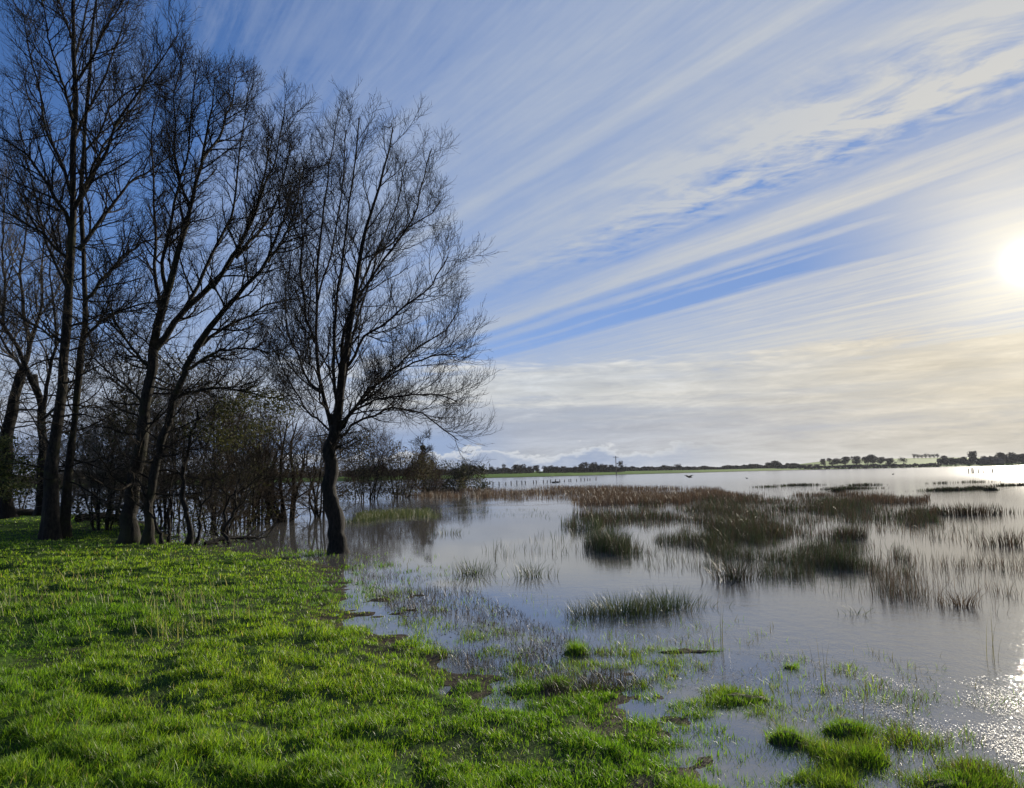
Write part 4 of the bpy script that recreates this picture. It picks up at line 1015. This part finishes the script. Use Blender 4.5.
# birds
def plain(name, c):
    m, t, o = new_mat(name); principled(t, o, c, .7); return m
M_BIRD = plain('dark_plumage', (.03, .028, .026)); M_BILL = plain('bill', (.12, .09, .04))
def flying_bird():
    Y = 46; c = at(689, 477, Y)
    e = empty('bird', c); tag(e, 'dark bird flying low over the far flood water', 'bird'); e.rotation_euler = (0, math.radians(12), math.radians(20))
    v, q = tubes(np.array([[[-.26, 0, .0], [-.16, 0, .01], [-.05, 0, 0], [.06, 0, 0], [.14, 0, .02], [.19, 0, .03], [.23, 0, .03], [.25, 0, .03]]]), np.array([[.012, .03, .055, .055, .035, .03, .022, .005]]), 10); link('body', mesh_data('body', v, q, M_BIRD, smooth=True), e)
    v, q = tubes(np.array([[[.24, 0, .03], [.27, 0, .028], [.30, 0, .025]]]), np.array([[.012, .008, .002]]), 6); link('bill', mesh_data('bill', v, q, M_BILL), e)
    for s in (-1, 1):
        pts = [(.08, .03, .02), (.10, .2, .11), (.05, .36, .14), (-.02, .5, .10), (-.10, .42, .10), (-.10, .22, .07), (-.09, .03, .015)]
        up = np.array([(x, y*s, z) for x, y, z in pts]); V = np.concatenate([up+np.array([0, 0, .008]), up-np.array([0, 0, .008])])
        f = [(0, 1, 5, 6), (1, 2, 4, 5), (7, 13, 12, 8), (8, 12, 11, 9)]; side = [(i, i+7, (i+1) % 7+7, (i+1) % 7) for i in range(7)]
        link('wing', mesh_data('wing', V, [np.array(f+side), np.array([(2, 3, 4), (9, 11, 10)])], M_BIRD), e)
flying_bird()
def duck(label, px, py, rz, group='waterfowl resting on the far flood', size=1.3):
    c = gnd(px, py); e = empty('duck', c); tag(e, label, 'duck', group); e.rotation_euler = (0, 0, rz); e.scale = (size, size, size)
    v, q = tubes(np.array([[[-.28, 0, .13], [-.2, 0, .09], [-.08, 0, .07], [.06, 0, .07], [.16, 0, .08], [.2, 0, .12], [.22, 0, .2], [.25, 0, .24], [.29, 0, .24], [.31, 0, .23]]]), np.array([[.01, .06, .1, .11, .08, .05, .04, .05, .04, .01]]), 10); link('body', mesh_data('body', v, q, M_BIRD, smooth=True), e)
    v, q = tubes(np.array([[[.3, 0, .235], [.34, 0, .225], [.37, 0, .22]]]), np.array([[.02, .018, .006]]), 6); link('bill', mesh_data('bill', v, q, M_BILL), e)
duck('dark duck on the water by the drowned fence posts, left one of a pair', 553.5, 483, .4)
duck('dark duck on the water by the drowned fence posts, right one of a pair', 557.5, 482.7, 2.7)
duck('lone duck on the open water below the far field', 893, 474.5, .2, size=.8)
duck('lone duck on the open water below the middle far wood', 747, 478.5, 3.0, size=.7)
# fallen log and brushwood at the left, behind the grass
def log(label, a, b, Y, r, seed):
    g = np.random.default_rng(seed); A, B = at(*a, Y), at(*b, Y+1.5); 
    for P in (A, B): P[2] = height(np.array([P[0]]), np.array([P[1]]))[0]+r*.8
    e = empty('fallen_log', (A+B)/2); tag(e, label, 'log', 'fallen logs under the trees'); o = (A+B)/2
    p = wobble(resample([A-o, (A+B)/2-o+np.array([0, 0, .12]), B-o], 14), .04, g)[None]; R_ = np.linspace(r, r*.6, 14)[None]
    v, q = tubes(p, R_, 10); link('trunk', mesh_data('trunk', v, q, M_BARK, smooth=True), e)
    P, R2 = sprout(p, R_, 9, (.5, 1.6), .1, 1, (30, 80), .02, .2, 7, .4, .01, g); v, q = tubes(P, R2, 4); P, R2 = sprout(P, R2, 6, (.2, .7), .1, 1, (30, 70), .02, .2, 5, .6, .007, g); v2, q2 = tubes(P, R2, 3)
    link('branch', mesh_data('branch', *join([(v, q), (v2, q2)]), M_TWIG), e)
log('long fallen log lying at the left photo edge behind the grass', (-30, 520), (32, 518), 30, .24, 91)
log('short fallen branchy log right of the twin trunks, behind the grass', (78, 524), (122, 522), 27, .16, 92)
log('low broken log at the flood edge left of the lone tree', (205, 546), (262, 546), 17.8, .06, 93)

# ------------------------------------------------------------------ the air over the flood
def haze():
    V, Q = box(-3060, 3060, -75, 5075, -4, 16.5)
    m, t, out = new_mat('haze'); pv = t.nodes.new('ShaderNodeVolumePrincipled')
    pv.inputs['Color'].default_value = (.90, .93, 1.0, 1); pv.inputs['Density'].default_value = .00010; pv.inputs['Anisotropy'].default_value = .2
    t.links.new(pv.outputs[0], out.inputs['Volume'])
    o = link('haze', mesh_data('haze', V, Q, m)); tag(o, kind='stuff')
haze()
